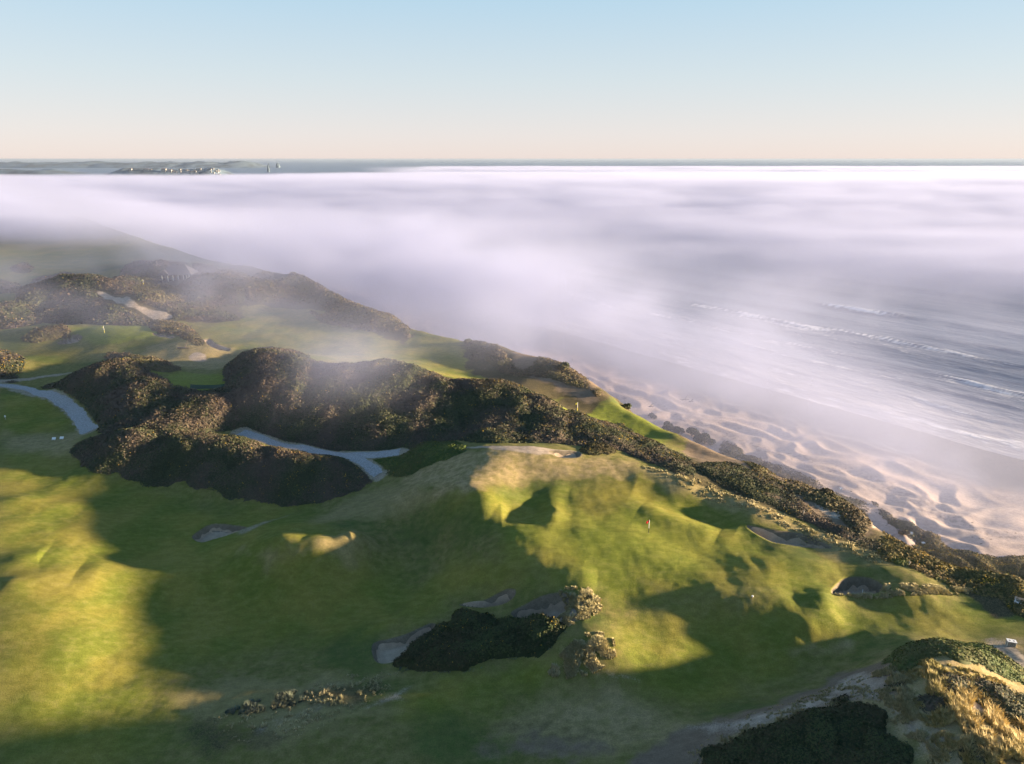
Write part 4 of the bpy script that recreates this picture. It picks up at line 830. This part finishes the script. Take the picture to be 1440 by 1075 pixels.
# beach figures of wrack: a scatter of small stones and weed near the cliff foot
V = []; F = []
for k in range(900):
    c_, a_ = RNG.uniform(150, 200), RNG.uniform(-90, 190); x, y = (.78 * c_ - .626 * a_), (.626 * c_ + .78 * a_)
    if pn(np.array([x / 12]), np.array([y / 12]), 5)[0] < .12: continue
    b = len(V); s_ = RNG.uniform(.08, .3); z = gz(x, y) if k < 900 else 0
    for i in range(5): an = i * 1.256; V.append((x + s_ * 1.8 * math.cos(an) * RNG.uniform(.6, 1.2), y + s_ * math.sin(an) * RNG.uniform(.6, 1.2), z - .02))
    V.append((x, y, z + s_ * .5))
    for i in range(5): F.append((b + i, b + (i + 1) % 5, b + 5))
o = link_mesh('beach_wrack', V, F, [M_WOODD]); tag(o, 'dark specks of weed and drift scattered over the sand', 'seaweed', kind='stuff')

# the hazy hut: hipped roof on posts, glazed front
x, y = U(252, 392); z = gz(x, y); t = empty('clubhouse_hut', (x, y, z - .2), 'hazy hut with a big hipped slate roof and lit timber posts', 'hut', rz=R(6)); WX, WY, HZ = 6.6, 4.2, 2.7
MB().box(-WX + 1.4, WX - 1.4, -WY + 1.3, WY, -.5, HZ).build('wall', M_WALL, t)
rf = link_mesh('roof', [(-WX - 1, -WY - .8, HZ - .1), (WX + 1, -WY - .8, HZ - .1), (WX + 1, WY + .8, HZ - .1), (-WX - 1, WY + .8, HZ - .1), (-2.6, 0, HZ + 4.3), (3.6, 0, HZ + 4.3), (-WX - 1, -WY - .8, HZ + .15), (WX + 1, -WY - .8, HZ + .15), (WX + 1, WY + .8, HZ + .15), (-WX - 1, WY + .8, HZ + .15)],
               [(3, 2, 1, 0), (6, 7, 5, 4), (7, 8, 5), (8, 9, 4, 5), (9, 6, 4), (0, 1, 7, 6), (1, 2, 8, 7), (2, 3, 9, 8), (3, 0, 6, 9)], [M_ROOF], t)
MB().tube([(-.1, 0, HZ + 4.35), (.9, 0, HZ + 4.35)], .25).build('ridge_vent', M_ROOF, rf)
for px_ in (-6.2, -3.6, -1.2, 1.2, 3.6, 5.0, 6.3): MB().box(px_ - .22, px_ + .22, -WY - .3, -WY + .1, -.6, HZ - .1).build('post', M_WHITE, t)
for px_ in (-3.6, -1.2, 1.2, 3.6): MB().box(px_ - .9, px_ + .9, -WY + 1.24, -WY + 1.28, .5, 2.2).build('window', M_GLASS, t)
link_mesh('gable', [(-WX - 1.8, -WY - 1, HZ - .1), (-2.4, -WY - 1, HZ - .1), (-4.8, -WY - 1, HZ + 2.3), (-WX - 1.8, -.5, HZ), (-2.4, -.5, HZ), (-4.8, -.5, HZ + 2.3)], [(0, 1, 2), (0, 2, 5, 3), (1, 4, 5, 2), (3, 5, 4)], [M_ROOF], t)

# ------------------------------------------------------------------ far shore: the town on its headland, capes, sea stacks
def far_hill(name, u0, u1, d, z_top, depth, seed, base_z=-2, edge_=.15, nn=90):
    x0, x1 = (u0 - CU) / FPX * d * .951, (u1 - CU) / FPX * d * .951; yc = d; V = []; F = []; ny = 9
    for i in range(nn):
        f = i / (nn - 1); env = float(sst(0, edge_, f) * sst(1, 1 - edge_, f)); xx = x0 + (x1 - x0) * f
        for j in range(ny):
            g_ = j / (ny - 1) * 2 - 1; prof = math.sqrt(max(0, 1 - g_ * g_)); rg = .75 + .5 * float(fbm(np.array([xx / 260]), np.array([j * .35]), seed, 3)[0]) + .12 * float(pn(np.array([xx / 30]), np.array([j * .9]), seed)[0])
            V.append((xx, yc + g_ * depth, base_z + (z_top - base_z) * env * prof * rg))
    for i in range(nn - 1):
        for j in range(ny - 1): F.append((i * ny + j, (i + 1) * ny + j, (i + 1) * ny + j + 1, i * ny + j + 1))
    o = link_mesh(name, V, F, [M_FAR], smooth=True); tag(o, kind='structure'); return V, nn, ny
M_FAR = plain('hazy_wooded_land', (.07, .10, .13), .95, .5, .01)  # distance haze painted in as a blue tint of the land
hv, hn, hy = far_hill('town_hill', 150, 325, 4300, 46, 170, 3, nn=160)
far_hill('far_cape', -60, 372, 8200, 72, 500, 9, edge_=.08); far_hill('low_shore', -260, 124, 4600, 33, 160, 15)
M_TW = plain('pale_house_wall', (.30, .29, .28), .7, .1, .2); M_TR = plain('house_roof', (.12, .10, .10), .8, .2, .2)
def house(label, u, fr, w_, h_, grp='houses of the distant town', hall=False):
    X0 = (u - CU) / FPX * 4300 * .951; i = min(range(hn), key=lambda k: abs(hv[k * hy][0] - X0)); j = min(hy - 2, max(1, int(fr * (hy - 1)))); vx, vy, vz = hv[i * hy + j]
    t = empty('town_house', (X0, vy, vz - 1), label, 'house', grp); MB().box(-w_ / 2, w_ / 2, -w_ * .35, w_ * .35, -3, h_).build('wall', M_TW, t)
    link_mesh('roof', [(-w_ * .55, -w_ * .42, h_ - .2), (w_ * .55, -w_ * .42, h_ - .2), (w_ * .55, w_ * .42, h_ - .2), (-w_ * .55, w_ * .42, h_ - .2), (-w_ * .5, 0, h_ + w_ * .22), (w_ * .5, 0, h_ + w_ * .22)], [(3, 2, 1, 0), (0, 1, 5, 4), (1, 2, 5), (2, 3, 4, 5), (3, 0, 4)], [M_TR], t)
HS = [(243, .10, 26, 13, 'left of the two biggest bright white buildings at the foot of the distant town'), (251, .10, 22, 11, 'right of the two biggest bright white buildings at the foot of the distant town')]
for u, fr, w_, h_, lb in HS: house(lb, u, fr, w_, h_)
hl = ['leftmost of the row of three pale houses on the left slope of the distant town', 'middle of the row of three pale houses on the left slope of the distant town', 'rightmost of the row of three pale houses on the left slope of the distant town']
for (u, fr), lb in zip([(217, .22), (220.5, .2), (224.5, .22)], hl): house(lb, u, fr, 15, 8)
house('single pale house low on the far left of the distant town, half in the fog', 197, .1, 18, 7)
GL = 'one of the tiny pale houses scattered along the ridge of the distant town'
for k in range(30):
    u = 252 + RNG.random() * 66; house(GL, u, RNG.uniform(.12, .45), RNG.uniform(8, 14), RNG.uniform(5, 8), 'small houses along the ridge of the distant town')
def stack(label, u, v_top, d, w_):
    x0 = (u - CU) / FPX * d * .951; zt = CAM_Z - d * math.tan(math.atan((v_top - CV) / FPX) + R(PITCH)); V = []; F = []; n = 12
    for k, (rf_, zf) in enumerate(((1, -.05), (.9, .3), (.7, .6), (.42, .85), (.15, 1))):
        for i in range(n): a = i * 2 * math.pi / n; r = w_ * rf_ * RNG.uniform(.8, 1.15); V.append((x0 + r * math.cos(a), d + r * math.sin(a), zt * zf * RNG.uniform(.93, 1.05)))
    for k in range(4):
        for i in range(n): F.append((k * n + i, k * n + (i + 1) % n, (k + 1) * n + (i + 1) % n, (k + 1) * n + i))
    F.append(tuple(4 * n + i for i in range(n))); o = link_mesh('sea_stack', V, F, [M_FAR], smooth=False); tag(o, label, 'sea stack', 'sea stacks off the cape')
stack('nearest dark sea stack, poking out of the fog right of the distant town', 376, 232, 5200, 10); stack('thin needle of a sea stack near the tip of the distant cape', 377, 229.4, 7800, 7)
stack('broad pale sea stack farthest right of the distant cape', 390, 228.8, 7800, 26)
# ------------------------------------------------------------------ the sea
def sea():
    yr = np.concatenate([np.linspace(60, 148, 12), 1 / np.arange(1 / 150, 1 / 1400, -1.9e-5), np.geomspace(1450, 58000, 50)])
    s = np.concatenate([-np.geomspace(1.02, .83, 12), np.arange(-.8, .8, .0033), np.geomspace(.83, 1.02, 12)])
    Y, S = np.meshgrid(yr, s, indexing='ij'); Xx = S * Y; c, a = shore(Xx, Y)
    z = np.zeros(Y.shape); foam = np.zeros(Y.shape); off = c - 254
    near = sst(1500, 500, Y) * sst(0, 25, off)
    z += near * (.36 * fbm(c / 7, a / 30, 201, 3) + .16 * fbm(c / 2.8, a / 9, 202, 3))
    def wave(at, amp, width, s0, foam_amt, a0=-1e4, a1=1e4, fw=8, seedw=0):
        nonlocal z, foam
        cc = off - at - 14 * pn(a / 90, a * 0, 210 + seedw) - 5 * pn(a / 23, a * 0, 240 + seedw)
        along = .4 + .6 * sst(.4, -.2, pn(a / 130, a * 0 + 7, 300 + seedw)) if a0 < -9e3 else np.ones(a.shape)
        along = along * sst(a0 - 15, a0 + 5, a) * sst(a1 + 15, a1 - 5, a)
        prof = np.where(cc > 0, np.exp(-(cc / (width * 1.7)) ** 2), np.exp(-(cc / (width * .55)) ** 2))
        z += amp * prof * along
        tr = np.where(cc < 0, np.exp(cc / fw), np.exp(-(cc / (width * .9)) ** 2)) * along
        tex = sst(-.3, .4, fbm(c / 4.0, a / 34, 260 + seedw, 4) + .5 * pn(c / 30, a / 55, 290 + seedw))
        foam = np.maximum(foam, foam_amt * tr * (.30 + .70 * tex))
    wave(9, .2, 5, 0, .62, fw=13, seedw=1); wave(16, .3, 3, 0, .35, fw=5, seedw=2); wave(34, .35, 3.5, 0, .55, fw=7, seedw=3)
    wave(55, .45, 4, 0, .5, fw=9, seedw=4); wave(76, .5, 4, 0, .75, fw=14, seedw=5); wave(100, .5, 5, 0, .45, fw=12, seedw=6)
    wave(122, .7, 5, 0, .8, fw=18, seedw=7); wave(150, .6, 6, 0, .4, fw=10, seedw=8)
    wave(186, 1.3, 5, 0, 1.1, a0=172, a1=212, fw=4, seedw=9); wave(187, .9, 7, 0, .15, fw=4, seedw=9); wave(230, .8, 8, 0, .2, seedw=10); wave(290, .8, 9, 0, .15, seedw=11)
    wave(-4, .05, 1.5, 0, .35, fw=2.5, seedw=12)
    veil = sst(60, 5, off) * .38 * sst(-.4, .4, fbm(c / 7, a / 22, 280, 4)) + sst(160, 90, off) * .25 * sst(.0, .5, fbm(c / 10, a / 35, 281, 4))
    foam = np.clip(np.maximum(foam, veil), 0, 1) * sst(-2, 1, off)
    idx_ = np.arange(Y.size).reshape(Y.shape); Q = np.stack([idx_[:-1, :-1], idx_[:-1, 1:], idx_[1:, 1:], idx_[1:, :-1]], -1).reshape(-1, 4)
    keep = (c[:-1, :-1] > 238).ravel(); Q = Q[keep]; used, inv = np.unique(Q.ravel(), return_inverse=True)
    m = Mat('sea_water').surf(.38, .5); f, d, _, _ = m.attr('foam'); x, y, zz = m.xyz(); cc = x * .78 + y * .626; aa = x * -.626 + y * .78
    v = m.vec(cc * .16, aa * .05, 0.0); n1 = m.noise(1.0, 5, vec=v, rough=.6); n2 = m.noise(3.5, 4, vec=v, rough=.6)
    base = m.mix(d, (.075, .092, .145), (.27, .25, .27))  # paler inshore: the wash's sky reflection is painted into the water colour
    c_ = m.mix((f * 1.4 + n2 * 1.3 + n1 * .5 - 1.2).ss(.05, .75), base, (.60, .59, .61)); m.color(c_)
    m.l((f * .5 + .38), m.b.inputs['Roughness']); m.bump(n1 * 1.0 + n2 * .35, .8, 1.1)
    o = link_mesh('sea', np.column_stack([Xx.ravel()[used], Y.ravel()[used], z.ravel()[used]]), inv.reshape(-1, 4), [m.m], smooth=True)
    shallow = sst(70, 0, off); attr(o, 'foam', np.stack([foam, shallow, foam * 0, foam * 0 + 1], -1).reshape(-1, 4)[used]); tag(o, kind='structure')
sea()

# ------------------------------------------------------------------ daylight
w = bpy.data.worlds.new('World'); sc.world = w; w.use_nodes = True; nt = w.node_tree; bg = nt.nodes['Background']
sky = nt.nodes.new('ShaderNodeTexSky'); sky.sky_type = 'NISHITA'; sky.sun_disc = False; sky.sun_elevation = R(SUN_EL + 4)
sky.sun_rotation = R(90 - SUN_AZ); sky.air_density = .9; sky.dust_density = SKY_DUST; sky.ozone_density = 1.2
tcw = nt.nodes.new('ShaderNodeTexCoord'); sxyz = nt.nodes.new('ShaderNodeSeparateXYZ'); nt.links.new(tcw.outputs['Generated'], sxyz.inputs[0])
rp = nt.nodes.new('ShaderNodeValToRGB'); el = rp.color_ramp.elements; el[0].position, el[0].color = 0, (*SKY_RAMP[0][1], 1); el[1].position, el[1].color = 1, (*SKY_RAMP[-1][1], 1)
for p_, c_ in SKY_RAMP[1:-1]: e_ = el.new(p_); e_.color = (*c_, 1)
zz = X(nt, sxyz.outputs[2])._op('MULTIPLY', .5) + .5; nt.links.new(zz.s, rp.inputs[0])
mu = nt.nodes.new('ShaderNodeMix'); mu.data_type = 'RGBA'; mu.inputs[0].default_value = .90
ns = nt.nodes.new('ShaderNodeMix'); ns.data_type = 'RGBA'; ns.blend_type = 'MULTIPLY'; ns.inputs[0].default_value = 1; ns.inputs[7].default_value = (NISH, NISH, NISH * 1.05, 1)
nt.links.new(sky.outputs[0], ns.inputs[6]); nt.links.new(ns.outputs[2], mu.inputs[6]); nt.links.new(rp.outputs[0], mu.inputs[7]); nt.links.new(mu.outputs[2], bg.inputs['Color']); bg.inputs['Strength'].default_value = SKY_STR
Ls = bpy.data.lights.new('sun', 'SUN'); Ls.energy = SUN_STR; Ls.angle = R(2.2); Ls.color = SUN_COL
lo = bpy.data.objects.new('sun', Ls); COL.objects.link(lo); lo.rotation_euler = SUND.to_track_quat('Z', 'Y').to_euler()

# ------------------------------------------------------------------ air, mist and the fog bank
def boxm(name, x0, x1, y0, y1, z0, z1, m):
    V = [(x, y, z) for x in (x0, x1) for y in (y0, y1) for z in (z0, z1)]
    return link_mesh(name, V, [(0, 1, 3, 2), (4, 6, 7, 5), (0, 4, 5, 1), (2, 3, 7, 6), (0, 2, 6, 4), (1, 5, 7, 3)], [m])
def vol(name, color, aniso):
    m = Mat(name); pv = m.n('ShaderNodeVolumePrincipled'); pv.inputs['Color'].default_value = (*color, 1); pv.inputs['Anisotropy'].default_value = aniso
    m.l(pv.outputs[0], m.out.inputs['Volume']); return m, pv
m, pv = vol('clear_air', (.25, .31, .41), .1); pv.inputs['Density'].default_value = HAZE
boxm('haze', -60000, 60000, -120, 60000, -12, 94.5, m.m); tag(bpy.data.objects['haze'], kind='stuff')
# both fogs are voxel clouds computed from formulas of position
class Grid(Mat):
    def __init__(s, name, lo, hi, res, vm):
        me = bpy.data.meshes.new(name); s.o = bpy.data.objects.new(name, me); COL.objects.link(s.o)
        s.nt = bpy.data.node_groups.new(name, 'GeometryNodeTree'); s.nt.interface.new_socket('Geometry', in_out='OUTPUT', socket_type='NodeSocketGeometry')
        s.pos = s.n('GeometryNodeInputPosition'); s.vc = s.n('GeometryNodeVolumeCube'); s.co = None
        s.vc.inputs['Min'].default_value = lo; s.vc.inputs['Max'].default_value = hi
        for k, r in zip('XYZ', res): s.vc.inputs['Resolution ' + k].default_value = r
        sm = s.n('GeometryNodeSetMaterial'); sm.inputs['Material'].default_value = vm; go = s.n('NodeGroupOutput')
        s.nt.links.new(s.vc.outputs[0], sm.inputs[0]); s.nt.links.new(sm.outputs[0], go.inputs[0])
        md = s.o.modifiers.new('fog', 'NODES'); md.node_group = s.nt; me.materials.append(vm)
    def done(s, d): s.nt.links.new(d.s, s.vc.inputs['Density'])
def fogmat(name, aniso):
    m, pv = vol(name, FOG_COL, aniso); pv.inputs['Density'].default_value = 1.0; pv.inputs['Density Attribute'].default_value = 'density'; return m.m
m = Grid('fog_bank', (-2800, 330, -1), (3900, 3900, 84), FRES, fogmat('fog_bank', FOG_G)); x, y, z = m.xyz(m.pos.outputs[0]); c = x * .78 + y * .626
v1 = m.vec(x * .0045, y * .0045, z * .012); n1 = m.noise(1.0, 4, vec=v1, rough=.55, dist=.4)
v2 = m.vec(x * .009 + y * .003, y * .024, z * .05); n2 = m.noise(1.0, 4, vec=v2, rough=.62, dist=.6)
front = y + (n1 - .5) * 260 + (n2 - .5) * 90 + x.ss(0, -180) * 25 + x.ss(150, 380) * 70
start = front.ss(c.ss(60, 160) * -25 + 455, c.ss(60, 160) * 40 + 560)
dx = (x + 20) / 190; dy = (y - 640) / 200; hole = ((dx * dx + dy * dy) * -1).exp() * .66
dx = (x - 330) / 180; dy = (y - 640) / 120; hole2 = ((dx * dx + dy * dy) * -1).exp() * .45
dens = start * (1 - hole)  * (y + (n1 - .5) * 2600 + (n2 - .5) * 900 - (x + y * .05).ss(-500, 300) * 3500 + (x + y * .05).ss(-500, -900) * 900).ss(3800, 2500, 0., 1.)
top = (47 + c.ss(120, -20) * 9 - c.ss(110, 290) * y.ss(1700, 700) * 24 - (y - 1600).mx(0) * .0105) + ((n1 - .5) * 18 + (n2 - .5) * 30) * y.ss(2200, 3700, 1.0, .25)
vert = (z - top).ss(9, -9)
m.done(((dens * vert * (n2 * .9 + n1 * .5).ss(.38, .8, .22, 1.0) * (c.ss(130, 0) * 1.8 + 1) * FOG_D) - .0002).mx(0))
tag(m.o, 'thick pale lilac fog bank lying over the sea and the far land', 'fog', kind='stuff')
m = Grid('far_fog', (-2200, 3880, -1), (7400, 8200, 76), (150, 90, 18), fogmat('far_fog', FOG_G)); x, y, z = m.xyz(m.pos.outputs[0])
v1 = m.vec(x * .0016, y * .0016, 0.0); n1 = m.noise(1.0, 4, vec=v1, rough=.6, dist=.3)
top = 32 + (n1 - .5) * 46 - (y - 5000).mx(0) * .004
dens = (z - top).ss(8, -8) * (x + y * .05 + (n1 - .5) * 1500).ss(-700, 300) * (y + (n1 - .5) * 5000).ss(7400, 5600) * n1.ss(.3, .55, .2, 1.0) * FOG_D
m.done((dens - .0002).mx(0)); tag(m.o, 'low far fog sheet reaching almost to the sea horizon', 'fog', kind='stuff')
# drifting near mist along the shore
m = Grid('sea_mist', (-330, 120, -.5), (330, 620, 66), MRES, fogmat('sea_mist', FOG_G)); x, y, z = m.xyz(m.pos.outputs[0]); c = x * .78 + y * .626; a = x * -.626 + y * .78
v1 = m.vec(x * .012, y * .012, z * .03); n1 = m.noise(1.0, 4, vec=v1, rough=.6, dist=.6)
v2 = m.vec(c * .05, a * .03, z * .08); n2 = m.noise(1.0, 3, vec=v2, rough=.6)
def blob(cx, cy, cz, rx, ry, rz, k, rot=True):
    p, q = c - (.78 * cx + .626 * cy), a - (-.626 * cx + .78 * cy)
    p = p / rx; q = q / ry; r = (z - cz) / rz
    return ((p * p + q * q + r * r) * -1).exp() * k
tot = None
for b in BLOBS:
    t = blob(*b); tot = t if tot is None else tot + t
m.done(((tot * (n1 * .8 + n2 * .5).ss(.45, .85) * MIST_D) - .0002).mx(0))
tag(m.o, 'thin drifting mist along the beach and over the gorse ridge', 'mist', kind='stuff')
cy = sc.cycles
cy.volume_step_rate = STEP; cy.volume_max_steps = 160; cy.volume_bounces = 2; cy.max_bounces = 5; cy.diffuse_bounces = 2; cy.glossy_bounces = 2; cy.transparent_max_bounces = 6
cy.use_denoising = True; cy.use_adaptive_sampling = True; cy.adaptive_threshold = .02; cy.sample_clamp_indirect = 6
vs = sc.view_settings; vs.view_transform = 'Standard'; vs.look = 'None'; vs.gamma = 1; vs.exposure = EXPO
